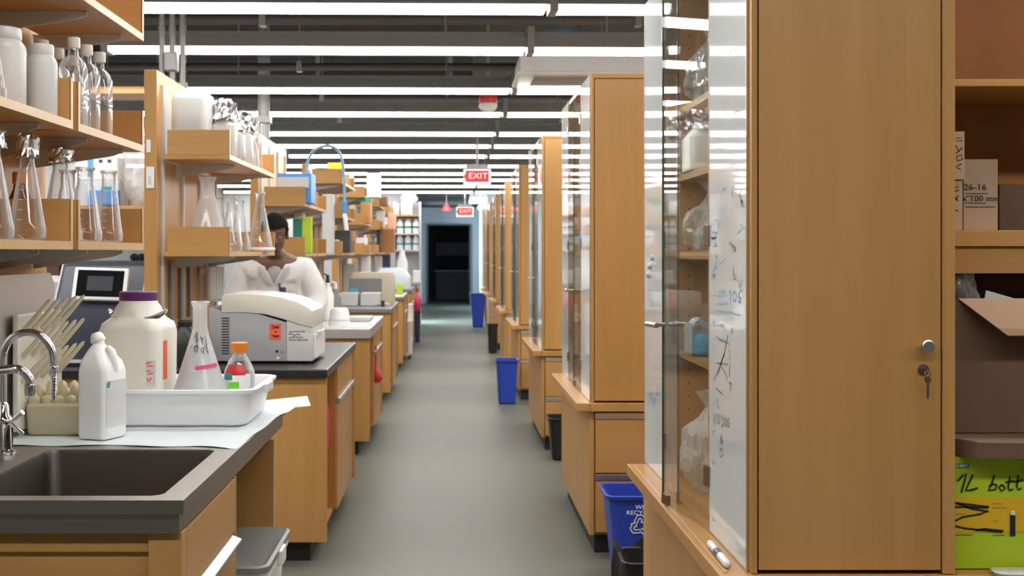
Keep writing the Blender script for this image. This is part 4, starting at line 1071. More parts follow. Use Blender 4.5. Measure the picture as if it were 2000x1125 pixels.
MB().box(.1058, .1068, -.066, -.03, .12, .245).xform(M_).obj('label_strip', brick, t, label='orange-red hazard label')
MB().box(.064, .094, -.1072, -.1050, .105, .185).xform(M_).obj('paper_label', whitepaper, t)
pts = [[(.062, .175), (.080, .180), (.066, .165), (.085, .168)], [(.064, .150), (.078, .153), (.070, .140), (.086, .145)], [(.066, .128), (.072, .118), (.080, .130)]]
mb = MB()
for L in pts: mb.stroke([M_ @ Vector((x, -.1077, z)) for x, z in L], .006, (0, -1, 0))
stuff(mb.obj('label_print', brick, t))
# erlenmeyer with white contents
fx0, fy0 = -.822, 4.10
t = flask('large cloudy flask with a pink band standing in the white tub', fx0, fy0, TB, .098, .366, .0235, mat=glass_cloud, fill=(P('white_slurry', (.80, .80, .82, 1), .5), .62))
pr = lambda z: .098*.93+(.0235*1.25-.098*.93)*((z-.366*.17)/(.366*.53))+.0016
mb = MB().grid(lambda u, v: (fx0+pr(.150+.012*v+.008*u)*math.cos(-1.62+1.35*u), fy0+pr(.150+.012*v+.008*u)*math.sin(-1.62+1.35*u), TB+.150+.012*v+.008*u), 14, 2)
mb.obj('pink_band', pink, t, label='pink tape band')
mb = MB(); r = random.Random(5)
for i in range(22):
    z0_ = .235+r.uniform(-.03, .02); a0 = -2.2+r.random()*1.3; L = []
    for k in range(4):
        zz = z0_+k*.006*r.choice((-1, 1, .5)); aa = a0+k*.07*r.uniform(.2, 1)
        L.append((fx0+(pr(zz)+.0005)*math.cos(aa), fy0+(pr(zz)+.0005)*math.sin(aa), TB+zz))
    mb.stroke(L, .0024, (L[0][0]-fx0, L[0][1]-fy0, 0))
stuff(mb.obj('scribble', P('grey_scribble', (.12, .12, .13, 1), .6, 0, 0), t))
# orange-capped bottle
bx_, by_ = -.705, 4.17
t = thing('media_bottle', 'clear bottle with an orange cap and red label in the tub', 'bottle', (bx_, by_, TB))
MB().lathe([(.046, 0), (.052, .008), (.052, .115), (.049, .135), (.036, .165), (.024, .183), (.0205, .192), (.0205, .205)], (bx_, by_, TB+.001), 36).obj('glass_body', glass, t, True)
MB().lathe([(.0265, .196), (.028, .198), (.028, .226), (.025, .229)], (bx_, by_, TB+.001), 28, True, True).obj('cap', orange, t, True, label='orange screw cap')
def bp_(z): return .0535 if z < .115 else (.0535-.003*(z-.115)/.02 if z < .135 else .0505-.013*(z-.135)/.03)
mb = MB().grid(lambda u, v: (bx_+bp_(.124+.034*v)*math.cos(-2.5+1.5*u), by_+bp_(.124+.034*v)*math.sin(-2.5+1.5*u), TB+.124+.034*v), 14, 4)
mb.obj('red_label', red, t)
mb = MB().grid(lambda u, v: (bx_+bp_(.108+.022*v)*math.cos(-2.55+.7*u)*1.01, by_+bp_(.108+.022*v)*math.sin(-2.55+.7*u)*1.01, TB+.108+.022*v), 8, 2)
mb.obj('teal_label', teal, t)
MB().lathe([(.049, .004), (.051, .06)], (bx_, by_, TB+.001), 30, True, True).obj('contents', thin_glass('clear_water', (.8, .85, .85, 1), .4, .2), t, True)
a, b = px(446, 759, 4.02), px(467, 746, 4.02)
cz = MB().box(a.x, b.x, 4.02, 4.0215, a.z, b.z).obj('green_tag', green); tag(cz, 'bright green tape tag standing inside the tub', 'tag')
cz.location.z -= 0
# white jug, front
jx, jy = -1.020, 3.66; JZ = PT
t = thing('plastic_jug', 'white plastic jug with a narrow uncapped neck and printed label before the tub', 'jug', (jx, jy, JZ))
jm = Matrix.Translation((jx, jy, JZ)) @ Matrix.Rotation(math.radians(-22), 4, 'Z')
MB().rbox([(0, 0, .001, .046, .052, .014), (0, 0, .01, .050, .056, .018), (0, 0, .195, .050, .056, .018), (-.003, 0, .225, .043, .052, .020), (-.010, 0, .252, .029, .036, .025), (-.012, 0, .268, .020, .022, .0195), (-.012, 0, .274, .016, .016, .0158), (-.012, 0, .288, .016, .016, .0158)], 8).xform(jm).obj('body', hdpe, t, True)
MB().lathe([(.021, .0), (.022, .004), (.018, .02), (.012, .026)], (0, 0, 0), 20, True, True).xform(jm @ Matrix.Translation((-.014, 0, .280)) @ Matrix.Rotation(-.35, 4, 'Y')).obj('neck_ring', hdpe, t, True)
MB().tube([(.018, 0, .262), (.032, 0, .252), (.042, 0, .228), (.047, 0, .195)], [.010, .012, .012, .008], 10).xform(jm).obj('handle', hdpe, t, True)
MB().box(.0502, .0510, -.046, .042, .035, .17).xform(jm).obj('label', whitepaper, t)
MB().prism([(-.047, .150), (-.034, .150), (-.030, .163), (-.034, .170), (-.047, .162)], 'x', .0512, .0518).xform(jm).obj('leaf_mark', teal, t, label='small teal leaf logo')
ln = MB()
for i in range(9): ln.box(.0512, .0516, -.040, .030-.01*(i % 3), .140-i*.011, .1425-i*.011)
ln.xform(jm); stuff(ln.obj('small_print', palegrey, t))
# knobbly cream rack block and pegboard
t = thing('tube_rack', 'cream block rack with knobbly pegs on top, beside the taps', 'rack', (-1.19, 3.80, PT))
MB().rbox([(-1.168, 3.80, PT, .085, .095, .02), (-1.168, 3.80, PT+.006, .09, .10, .022), (-1.168, 3.80, PT+.085, .094, .105, .025), (-1.168, 3.80, PT+.093, .088, .098, .025)]).obj('block', foam, t, True)
random.seed(6)
for i in range(5):
    for j in range(5):
        x = -1.240+i*.036; y = 3.725+j*.038; h = .022+.026*((i*3+j*2) % 3)/2
        MB().lathe([(.016, 0), (.017, h*.5), (.013, h*.9), (.004, h*1.08)], (x, y, PT+.092), 12, True, True).obj('peg', foam, t, True)
t = thing('drying_rack', 'white drying board with rows of long cream pegs, behind the gooseneck tap', 'rack', (-1.276, 3.88, .932))
MB().box(-1.284, -1.268, 3.66, 4.08, .934, 1.278, .006).obj('board', hdpe_cream, t)
r = random.Random(2)
for i in range(1, 4):
    for j in range(5):
        y = 3.70+j*.085; z = 1.0+i*.075
        p0 = Vector((-1.268, y, z)); p1 = p0+Vector((.080, .012, .098))
        MB().tube([p0, p0+(p1-p0)*.5, p0+(p1-p0)*.93, p1], [.0085, .0075, .0065, .002], 8).obj('peg', pegm, t, True)
# gooseneck tap
tx, ty = -1.218, 3.40
t = thing('gooseneck_tap', 'chrome gooseneck tap with a serrated nozzle on the sink deck', 'tap', (tx, ty, .915))
MB().lathe([(.036, 0), (.036, .006), (.026, .012), (.024, .075), (.027, .08), (.027, .095), (.018, .105), (.016, .13), (.010, .14)], (tx, ty, .915), 28, True, True).obj('base', chrome, t, True)
for k in range(12):
    a = 2*PI*k/12
    MB().box(-.0012, .0012, .0235, .0262, .02, .07).xform(Matrix.Translation((tx, ty, .915)) @ Matrix.Rotation(a, 4, 'Z')).obj('flute', darkmetal, t)
R_ = .068; zc = H-(700-VY)*ty/FPX
pth = [(tx, ty, 1.04), (tx, ty, zc-.02)]+[(tx+R_-R_*math.cos(a), ty, zc+R_*1.05*math.sin(a)) for a in [PI*i/18 for i in range(19)]]+[(tx+2*R_+.002, ty, zc-.02)]
MB().tube(pth, .0105, 14).obj('spout', chrome, t, True)
q = Vector((tx+2*R_+.002, ty, zc-.02))
pf = [(.012, 0), (.0135, -.004), (.0135, -.02)]
for i in range(8): pf += [(.0095-.0004*i, -.024-.008*i), (.0075-.0004*i, -.030-.008*i)]
pf += [(.004, -.092)]
MB().lathe(pf, q, 18, True, True).obj('nozzle', chrome, t, True)
for a in (.5, -.6):
    MB().tube([(tx+.022, ty-.01, 1.0), (tx+.04, ty-.02, 1.0+.012*(1 if a > 0 else -1)), (tx+.062, ty-.025, 1.0+.03*(1 if a > 0 else -1))], [.005, .0055, .007], 10).obj('lever', chrome, t, True)
sx_, sy_ = -1.235, 2.98
t = thing('swing_tap', 'chrome swing spout tap reaching over the sink at the frame edge', 'tap', (sx_, sy_, .915))
MB().lathe([(.036, 0), (.036, .006), (.026, .012), (.024, .10), (.028, .105), (.028, .12), (.018, .13)], (sx_, sy_, .915), 28, True, True).obj('base', chrome, t, True)
zs = H-(735-VY)*3.0/FPX
xe = px(62, 0, 3.2).x
pth = [(sx_, sy_, 1.03), (sx_, sy_, zs-.03), (sx_+.01, sy_+.008, zs-.008), (sx_+.03, sy_+.03, zs)]
pth += [(xe-.06, 3.17, zs)]+[(xe-.04+.04*math.sin(a), 3.19, zs-.04+.04*math.cos(a)) for a in [PI/2*i/8 for i in range(9)]]
MB().tube(pth, .0115, 14).obj('spout', chrome, t, True)
MB().lathe([(.0125, 0), (.0155, -.002), (.0155, -.018), (.0135, -.03)], (xe, 3.19, zs-.038), 18, True, True).obj('aerator', chrome, t, True)
MB().box(sx_-.06, sx_+.06, sy_-.008, sy_+.008, 1.04, 1.052, .004).obj('lever', chrome, t)
# storage bin under the open end of the sink bench
t = thing('storage_bin', 'tall white storage bin with a grey lid in the opening under the sink bench', 'bin', (-.73, 3.87, 0))
MB().rbox([(-.735, 3.86, .002, .16, .21, .03), (-.735, 3.86, .5, .19, .25, .04), (-.735, 3.86, .51, .205, .265, .045), (-.735, 3.86, .535, .205, .265, .045)]).obj('body', hdpe, t, 35)
MB().rbox([(-.735, 3.86, .5355, .21, .27, .045), (-.735, 3.86, .552, .21, .27, .045), (-.735, 3.86, .556, .20, .26, .04), (-.735, 3.86, .545, .18, .24, .03)]).obj('lid', greymet, t, 35, label='grey lid with a raised rim')
MB().box(-.53, -.515, 3.82, 3.92, .50, .548, .004).obj('latch', white, t)

# ---------------------------------------------------------------- second bench worktop
BT = .9155
# blue-grey instrument with screen
ix, iy = -1.70, 6.17
t = thing('lab_instrument', 'slate blue lab instrument with a white-framed touch screen behind the drying rack', 'instrument', (ix, iy, BT))
MB().prism([(6.0, BT), (6.38, BT), (6.38, 1.40), (6.30, 1.42), (6.16, 1.395), (6.03, 1.215), (6.0, 1.19)], 'x', ix-.205, ix+.205, .008).obj('body', slate, t, 35)
MB().prism([(5.998, BT+.002), (6.385, BT+.002), (6.385, 1.405), (6.30, 1.425), (6.155, 1.40), (6.02, 1.218), (5.998, 1.19)], 'x', ix-.213, ix-.206).obj('side_trim', palegrey, t)
MB().prism([(5.998, BT+.002), (6.385, BT+.002), (6.385, 1.405), (6.30, 1.425), (6.155, 1.40), (6.02, 1.218), (5.998, 1.19)], 'x', ix+.206, ix+.213).obj('side_trim', palegrey, t)
MB().box(ix-.2, ix+.2, 5.99, 6.0, BT+.015, BT+.03).obj('front_rail', palegrey, t)
sm = Matrix.Translation((ix+.015, 6.025, 1.305)) @ Matrix.Rotation(math.radians(-18), 4, 'X') @ Matrix.Rotation(.03, 4, 'Y')
MB().box(-.132, .132, -.02, .015, -.082, .082, .010).xform(sm).obj('screen_frame', white, t)
MB().box(-.112, .112, -.0225, -.019, -.066, .066, .002).xform(sm).obj('screen_bezel', bezel_m, t)
MB().box(-.062, .062, -.0235, -.0215, -.036, .036).xform(sm).obj('display', screenm, t)
o = MB().rbox([(-2.0, 6.2, BT, .06, .06, .02), (-2.0, 6.2, BT+.40, .06, .06, .02), (-2.0, 6.2, BT+.43, .03, .03, .02)]).obj('white_canister', palegrey, None, True)
tag(o, 'pale grey canister standing beside the blue instrument and the splash panel', 'canister')
o.location.x = -1.98
# the shelf behind: carton, bag, basket
def p2(x, y): return px(x, y, 6.5)
t = thing('tissue_box', 'white carton with blue print on the shelf behind the sink flasks', 'box', (-1.80, 6.53, 1.835))
a, b = px(148, 352, 6.45), px(230, 306, 6.45)
MB().box(a.x, b.x, 6.45, 6.62, 1.835, b.z, .004).obj('carton', white, t)
MB().box(a.x+.062, a.x+.09, 6.447, 6.4505, 1.85, b.z-.004).obj('blue_panel', sky_b, t)
for i in range(2): MB().box(a.x+.12+.045*i, a.x+.138+.045*i, 6.447, 6.4505, b.z-.03, b.z-.015).obj('print_mark', slate, t)
a2, b2 = px(175, 402, 6.44), px(232, 354, 6.44)
o = MB().box(px(120, 0, 6.44).x, b2.x, 6.44, 6.64, 1.701, 1.833, .004).obj('carton', wallm); tag(o, 'pale carton with a teal corner under the white carton on the shelf', 'box')
MB().box(b2.x-.09, b2.x-.035, 6.436, 6.4405, 1.78, 1.80).obj('teal_mark', teal, o)
bag('plastic_bag', 'bulging milky plastic bag on the shelf behind the sink flasks', (-1.585, 6.55, 1.701), .13, .1, .36, bagw, 8, knot=False)
o = MB().box(-1.86, -1.70, 6.40, 6.44, 1.701, 1.78, .008).obj('blue_packet', ltblue); tag(o, 'blue packet at the front of the shelf behind the sink flasks', 'packet')
for i, (x, m, h, nmx) in enumerate(((-2.08, black, .17, 'black'), (-1.93, cardb, .12, 'brown'), (-1.86, red, .07, 'red'), (-1.56, black, .2, 'dark'))):
    pass
t = thing('power_plug', 'black plug with a cable in the wall socket behind the instrument, first of two', 'plug', (-1.60, 6.70, 1.36))
for i, xx in enumerate((262, 276)):
    q = px(xx, 503, 6.69)
    if i: t = thing('power_plug', 'black plug with a cable in the wall socket behind the instrument, closer to the panel', 'plug', q)
    else: t.location = q; ORG[t.name] = q
    MB().cyl(q, q+Vector((0, .028, 0)), .022, n=16).obj('body', black, t, True)
    MB().tube([q+Vector((0, -.002, 0)), q+Vector((.005, -.03, -.03)), q+Vector((-.005, -.03, -.12)), q+Vector((.01, -.02, -.30))], .005, 8).obj('cable', black, t, True)
a = px(250, 530, 6.712); b = px(283, 488, 6.712)
o = MB().box(a.x, b.x, 6.712, 6.72, a.z, b.z).obj('socket_strip', palegrey); tag(o, 'pale wall socket strip holding two black plugs', 'socket')
for i, (x0, x1, y0_, y1_, m, nmx) in enumerate(((92, 118, 512, 540, cardb_d, 'dark brown'), (118, 140, 505, 536, rubber, 'black'), (100, 124, 540, 560, palegrey, 'pale'))):
    a, b = px(x0, y1_, 6.6), px(x1, y0_, 6.6)
    o = MB().box(a.x, b.x, 6.58, 6.66, BT, b.z, .01).obj('clutter_box', m); tag(o, f'{nmx} box half hidden behind the splash panel and the instrument', 'box')
# big bench-top analyser
mx0, mx1, my0, my1 = -1.115, -.615, 6.12, 6.60
my0 = 6.13
t = thing('bench_analyser', 'large cream and grey bench-top analyser with an orange sticker on the black worktop', 'instrument', ((mx0+mx1)/2, my0+.25, BT))
zf = BT+.012
def mxz(x, y): q = px(x, y, my0); return (q.x, q.z)
body = [mxz(x, y) for x, y in ((408, 697), (560, 699), (560, 630), (500, 612), (434, 607), (408, 600))]
MB().prism([(body[0][0], zf), (body[1][0], zf)]+body[2:], 'y', my0, my0+.5, .003).obj('side_casing', P('analyser_grey', (.36, .37, .37, 1), .45), t, 30)
fp = [mxz(x, y) for x, y in ((560, 699), (611, 699), (611, 641), (585, 634.5), (560, 626))]
MB().prism([(fp[0][0]+.0005, zf), (fp[1][0], zf)]+fp[2:], 'y', my0-.002, my0+.502, .003).obj('front_casing', palegrey, t, 30)
# lid: cream, arched towards the front
top = [(433, 610), (433, 579), (439, 574), (470, 573), (510, 575), (548, 580), (580, 589), (603, 601), (610, 608), (611, 640), (590, 635), (556, 624), (520, 614), (480, 610)]
MB().prism([mxz(*q) for q in top], 'y', my0-.006, my0+.506, .004).obj('lid', cream, t, 30)
MB().box(fp[1][0]+.0, fp[1][0]+.012, my0+.02, my0+.48, zf+.01, fp[2][1]-.03, .004).obj('front_plate', white, t)
MB().box(fp[1][0]+.004, fp[1][0]+.02, my0+.08, my0+.2, fp[2][1]-.05, fp[2][1]-.02, .004).obj('latch', palegrey, t)
for k in range(14):
    a, b = mxz(433, 692-k*5.3), mxz(448, 689-k*5.3)
    MB().box(a[0], b[0], my0-.0015, my0+.001, a[1], b[1]).obj('vent_slot', greydark, t)
a, b = mxz(526, 664), mxz(549, 632)
st = MB().box(a[0], b[0], my0-.0015, my0+.001, a[1], b[1]).obj('sticker', brick, t, label='orange-red warning sticker')
mb = MB()
for q in ([(530, 638), (534, 636), (539, 639), (545, 637)], [(531, 641), (545, 640)], [(536, 648), (541, 648)], [(530, 655), (546, 656)], [(533, 658), (544, 658)]): mb.stroke([px(x, y, my0-.0022) for x, y in q], .005, (0, -1, 0))
stuff(mb.obj('sticker_print', ink, t))
mb = MB(); r = random.Random(12)
for row, (y, n_) in enumerate(((648, 7), (653, 5), (659, 6), (664, 8))):
    for i in range(n_):
        x = 564+i*4.6+r.random(); mb.stroke([px(xx, yy, my0-.0035) for xx, yy in ((x, y+r.uniform(-2, 2)), (x+1.5, y+r.uniform(-2.5, 2.5)), (x+3, y+r.uniform(-2, 2)), (x+4, y+r.uniform(-1, 1)))], .0035, (0, -1, 0))
stuff(mb.obj('handwriting', ink, t))
for x, y, m in ((541, 686, black), (552, 687, greymet), (543, 699, white)):
    q = px(x, y, my0); MB().cyl(q+Vector((0, -.004, 0)), q+Vector((0, .001, 0)), .007, n=12).obj('port', m, t, True)
for x in (mx0-.0, mx1-.08):
    for y in (my0+.05, my0+.42): MB().cyl((x-.02, y, BT), (x-.02, y, zf), .018, n=12).obj('foot', rubber, t, True)
# black rounded mixer behind the carboy
t = thing('vortex_mixer', 'black rounded vortex mixer on the black worktop behind the carboy', 'mixer', (-1.26, 5.99, BT))
MB().rbox([(-1.275, 6.02, BT+.001, .075, .09, .03), (-1.275, 6.02, BT+.10, .08, .09, .05), (-1.275, 6.01, BT+.16, .07, .07, .06), (-1.275, 6.0, BT+.19, .045, .045, .044)]).obj('body', black, t, True)
MB().lathe([(.03, 0), (.036, .02), (.030, .03)], (-1.275, 6.0, BT+.19), 18, True, True).obj('cup', rubber, t, True)
# white tubes rack on the panel
t = thing('tube_holder', 'row of white plastic tubes hanging on the second bench panel below the trays', 'rack', (-1.36, 6.9, 1.20))
MB().box(-1.378, -1.36, 6.85, 7.35, 1.34, 1.37, .002).obj('rail', palegrey, t)
for i in range(5):
    y = 6.93+i*.085
    MB().lathe([(.006, 0), (.02, .03), (.02, .19), (.024, .2)], (-1.337, y, 1.18), 14, True, True).obj('tube', hdpe, t, True)
for i in range(3):
    y = 6.16+i*.22
    o = MB().box(-1.388, -1.375, y, y+.045, 1.12, 1.42, .002).obj('hanging_strip', greymet); tag(o, f'grey hanging strip under the lower tray, {("first", "second", "third")[i]} from the panel edge', 'strip')
# pink glove in the knee opening
random.seed(3)
t = thing('hanging_glove', 'pink and white glove hanging in the opening of the second bench', 'glove', (-.68, 6.48, .40))
MB().tube([(-.66, 6.48, .71), (-.655, 6.47, .62), (-.665, 6.48, .52), (-.66, 6.47, .45)], [.012, .03, .036, .028], 10).obj('cuff', magenta, t, True)
for i in range(4): MB().tube([(-.66, 6.45+.02*i, .46), (-.66, 6.445+.022*i, .42), (-.66, 6.44+.024*i, .37+.01*(i % 2))], [.01, .009, .005], 8).obj('finger', magenta, t, True)
MB().box(-.6625, -.6575, 6.475, 6.485, .70, .83).obj('hook', white, t)
# ================================================================ PERSON
def evald(o):
    dg = bpy.context.evaluated_depsgraph_get(); dg.update()
    return bpy.data.meshes.new_from_object(o.evaluated_get(dg))
def skin_mesh(verts, edges, radii, root=0, sub=2):
    me = bpy.data.meshes.new('sk'); me.from_pydata([Vector(v) for v in verts], edges, [])
    o = bpy.data.objects.new('sk', me); COL.objects.link(o)
    m = o.modifiers.new('s', 'SKIN'); m.use_smooth_shade = True; m.branch_smoothing = .3
    for i, r_ in enumerate(radii):
        sv = me.skin_vertices[0].data[i]; sv.radius = r_ if isinstance(r_, tuple) else (r_, r_); sv.use_root = (i == root)
    s = o.modifiers.new('u', 'SUBSURF'); s.levels = sub; s.render_levels = sub
    res = evald(o); bpy.data.objects.remove(o); return res
def add_mesh(mb, me):
    mb.bm.from_mesh(me); return mb
def remesh(mb, vox, smooth_it=6):
    me = bpy.data.meshes.new('rm'); mb.bm.to_mesh(me)
    o = bpy.data.objects.new('rm', me); COL.objects.link(o)
    m = o.modifiers.new('r', 'REMESH'); m.mode = 'VOXEL'; m.voxel_size = vox
    s = o.modifiers.new('s', 'SMOOTH'); s.factor = .5; s.iterations = smooth_it
    res = evald(o); bpy.data.objects.remove(o); return res
PX, PY = -1.115, 7.98
T = lambda x, y, z: Vector((PX+x, PY+y, z))
person = thing('person', 'person in a white lab coat standing behind the analyser, looking down at the bench', 'person', (PX, PY, 0))
# skeleton: pelvis, spine, neck, arms reaching down and forward, legs
V_ = [T(0, .05, .92), T(0, .045, 1.10), T(0, .02, 1.28), T(0, .0, 1.385), T(0, -.025, 1.44), T(0, -.06, 1.49)]
E_ = [(0, 1), (1, 2), (2, 3), (3, 4), (4, 5)]; Rr = [(.155, .11), (.145, .105), (.165, .115), (.13, .085), (.062, .062), (.058, .06)]
hands = []
for s in (-1, 1):
    b = len(V_)
    V_ += [T(s*.175, .0, 1.375), T(s*.265, -.03, 1.13), T(s*.215, -.24, 1.03), T(s*.19, -.31, 1.015)]
    E_ += [(3, b), (b, b+1), (b+1, b+2), (b+2, b+3)]; Rr += [.068, .05, .036, (.030, .02)]
    h = T(s*.19, -.31, 1.015); hands.append((s, h))
    b = len(V_)
    V_ += [T(s*.10, .05, .86), T(s*.105, .035, .50), T(s*.11, .06, .09), T(s*.115, -.04, .045), T(s*.12, -.12, .035)]
    E_ += [(0, b), (b, b+1), (b+1, b+2), (b+2, b+3), (b+3, b+4)]; Rr += [.095, .062, .042, .042, .038]
mb = MB(); add_mesh(mb, skin_mesh(V_, E_, Rr))
for s, h in hands:
    mb.sph(h+Vector((0, -.045, -.005)), .040, .052, .018, 14, 10)
    for i, ln_ in enumerate((.062, .074, .078, .068)):
        fx1 = (i-1.5)*.020
        p0 = h+Vector((fx1, -.075, -.004)); p1 = p0+Vector((fx1*.12, -ln_*.5, .004)); p2_ = p1+Vector((0, -ln_*.38, -.014)); p3 = p2_+Vector((0, -ln_*.2, -.018))
        mb.tube([p0, p1, p2_, p3], [.0095, .009, .008, .005], 10)
    q0 = h+Vector((-s*.03, -.03, -.004)); mb.tube([q0, q0+Vector((-s*.024, -.03, -.002)), q0+Vector((-s*.028, -.06, -.008))], [.011, .0105, .006], 10)
HC = T(.005, -.088, 1.578)
HM = Matrix.Translation(HC) @ Matrix.Rotation(math.radians(14), 4, 'X') @ Matrix.Rotation(math.radians(6), 4, 'Z')
def hs(c, rx, ry, rz, u=24, v=16):
    r_ = bmesh.ops.create_uvsphere(mb.bm, u_segments=u, v_segments=v, radius=1)
    for q in r_['verts']: q.co = HM @ (Vector((q.co.x*rx, q.co.y*ry, q.co.z*rz))+Vector(c))
hs((0, .012, .025), .077, .096, .092); hs((0, -.015, -.035), .062, .072, .082); hs((0, -.045, -.085), .036, .040, .032)
hs((0, -.086, -.018), .013, .020, .030, 12, 8); hs((0, -.094, -.034), .018, .014, .012, 12, 8)
hs((0, -.072, -.066), .026, .014, .006, 12, 8); hs((0, -.071, -.078), .024, .014, .007, 12, 8)
hs((.030, -.078, .012), .022, .012, .008, 12, 8); hs((-.030, -.078, .012), .022, .012, .008, 12, 8)
for s in (-1, 1): hs((s*.078, .012, -.015), .010, .020, .032, 12, 8)
me = remesh(mb, .0075, 5); me.materials.clear(); me.materials.append(skinm)
for p in me.polygons: p.use_smooth = True
me.transform(Matrix.Translation(-ORG[person.name]))
o = bpy.data.objects.new('body', me); COL.objects.link(o); o.parent = person; ORG[o.name] = ORG[person.name]
for s in (-1, 1):
    MB().sph(HM @ Vector((s*.030, -.076, -.006)), .0085, u=12, v=8).obj('eye', P('eye_white', (.45, .42, .40, 1), .4) if s < 0 else bpy.data.materials['eye_white'], person, True)
    MB().sph(HM @ Vector((s*.030, -.0825, -.009)), .0045, u=10, v=6).obj('pupil', ink, person, True)
    MB().tube([HM @ Vector((s*.014, -.093, .020)), HM @ Vector((s*.030, -.092, .026)), HM @ Vector((s*.048, -.078, .020))], [.002, .0035, .002], 6).obj('eyebrow', hairm, person, True)
# hair: cap over the skull
mb = MB(); bm = mb.bm
bmesh.ops.create_icosphere(bm, subdivisions=5, radius=1)
kill = []
for v in bm.verts:
    c = v.co.copy(); n_ = 1+.05*noise.noise(c*7)+.02*noise.noise(c*22)
    p = Vector((c.x*.086*n_, c.y*.106*n_+.014, c.z*.104*n_+.030))
    hl = .045 if c.y < -.45 else (.0-.09*(c.y+.45) if c.y < .2 else -.075)
    if p.z < hl: kill.append(v)
    v.co = HM @ p
bmesh.ops.delete(bm, geom=kill, context='VERTS')
bmesh.ops.solidify(bm, geom=bm.faces[:], thickness=.014)
mb.obj('hair', hairm, person, True, label='short black hair')
# lab coat: torso, sleeves, skirt
V2 = [T(0, .05, .95), T(0, .05, 1.12), T(0, .025, 1.27), T(0, .01, 1.375), T(0, .05, .72), T(0, .05, .52)]
E2 = [(0, 1), (1, 2), (2, 3), (0, 4), (4, 5)]; R2 = [(.225, .15), (.225, .145), (.235, .145), (.165, .105), (.215, .165), (.225, .175)]
for s in (-1, 1):
    b = len(V2)
    V2 += [T(s*.19, .005, 1.37), T(s*.275, -.025, 1.14), T(s*.245, -.15, 1.06), T(s*.215, -.245, 1.03)]
    E2 += [(3, b), (b, b+1), (b+1, b+2), (b+2, b+3)]; R2 += [.092, .078, .066, .056]
mb = MB(); add_mesh(mb, skin_mesh(V2, E2, R2))
me = remesh(mb, .006, 8)
bm = bmesh.new(); bm.from_mesh(me)
# V opening down the front and a neck hole
kill = []
for v in bm.verts:
    x = v.co.x-PX; y = v.co.y-PY; z = v.co.z
    v.co += v.normal*(.006*noise.noise(Vector((x*7, y*7, z*9)))+.003*noise.noise(Vector((x*20, y*20, z*14))))
    if z > 1.265 and y < -.02 and abs(x) < .08*(z-1.265)/.15: kill.append(v)
    elif z > 1.425 and abs(x) < .066: kill.append(v)
bmesh.ops.delete(bm, geom=kill, context='VERTS')
me2 = bpy.data.meshes.new('lab_coat'); bm.to_mesh(me2); bm.free(); me2.materials.append(coatm)
for p in me2.polygons: p.use_smooth = True
me2.transform(Matrix.Translation(-ORG[person.name]))
coat = bpy.data.objects.new('lab_coat', me2); COL.objects.link(coat); coat.parent = person; ORG[coat.name] = ORG[person.name]; coat['label'] = 'white lab coat open in a V at the neck'
# surface of the coat front at (x, z)
from mathutils.bvhtree import BVHTree
bv = BVHTree.FromPolygons([v.co+ORG[person.name] for v in me2.vertices], [list(p.vertices) for p in me2.polygons])
def onfront(x, z, off=.003):
    h = bv.ray_cast(Vector((PX+x, PY-1, z)), Vector((0, 1, 0)))
    return (h[0] if h[0] else Vector((PX+x, PY-.12, z)))+Vector((0, -off, 0))
for s in (-1, 1):
    A = [onfront(s*(.004+.08*(z-1.25)/.15), z, .006) for z in (1.25, 1.285, 1.32, 1.35, 1.38)]
    B = [onfront(s*(.03+.055*min(1, (z-1.25)/.07)+.02*(z-1.25)/.14), z, .008) for z in (1.265, 1.295, 1.33, 1.36, 1.39)]
    A[-1] = T(s*.072, -.045, 1.40); B[-1] = T(s*.105, -.03, 1.42)
    m2 = MB(); bmv = m2.bm; a_ = [bmv.verts.new(p) for p in A]; b_ = [bmv.verts.new(p) for p in B]
    fs = [bmv.faces.new((a_[i], a_[i+1], b_[i+1], b_[i])) for i in range(4)]
    bmesh.ops.solidify(bmv, geom=fs, thickness=.005)
    m2.obj('lapel', coatm, coat, True)
    col = [T(s*.068*math.cos(a), -.03+.085*math.sin(a), 1.405+.03*math.sin(a)) for a in (.0, .35, .7, 1.1, 1.5)]
    MB().tube(col, [.004, .013, .017, .018, .018], 8).obj('collar', coatm, coat, True)
MB().sph(T(0, .002, 1.305), .105, .098, .125, 20, 14).obj('undershirt', shirtm, person, True)
mb = MB()
def fstroke(par, mat, lines, wd, name):
    mb = MB()
    for L in lines: mb.stroke([onfront(x, z, .0035) for x, z in L], wd, (0, -1, 0))
    return stuff(mb.obj(name, mat, par))
fstroke(coat, P('grey_stitch', (.35, .35, .37, 1), .8, 0, 0), [[(-.155, 1.285), (-.148, 1.293), (-.143, 1.284), (-.136, 1.290), (-.128, 1.284), (-.118, 1.287)], [(.07, 1.275), (.078, 1.290), (.085, 1.276)], [(.09, 1.285), (.135, 1.285)], [(.075, 1.268), (.14, 1.268)], [(.09, 1.277), (.13, 1.277)]], .0035, 'embroidery')
pk = MB(); pts = [onfront(x, z, .006) for x, z in ((.05, 1.225), (.145, 1.225), (.145, 1.12), (.05, 1.12))]
q = [pk.bm.verts.new(p) for p in pts]; f = pk.bm.faces.new(q); bmesh.ops.solidify(pk.bm, geom=[f], thickness=.003); pk.obj('pocket', coatm, coat)
o = MB().rbox([(0, 0, 0, .018, .008, .006), (0, 0, .05, .022, .010, .008), (0, 0, .055, .018, .008, .006)]).xform(Matrix.Translation(onfront(.055, 1.185, .010))).obj('pocket_pouch', navy, coat, True)
fp_ = onfront(.042, 1.215, .012); MB().cyl(fp_, fp_+Vector((-.006, 0, .05)), .005, n=8).obj('pen', navy, coat, True)
fstroke(coat, red, [[(.085, 1.205), (.100, 1.215), (.115, 1.205), (.125, 1.212)], [(.09, 1.198), (.12, 1.200)]], .006, 'red_print')
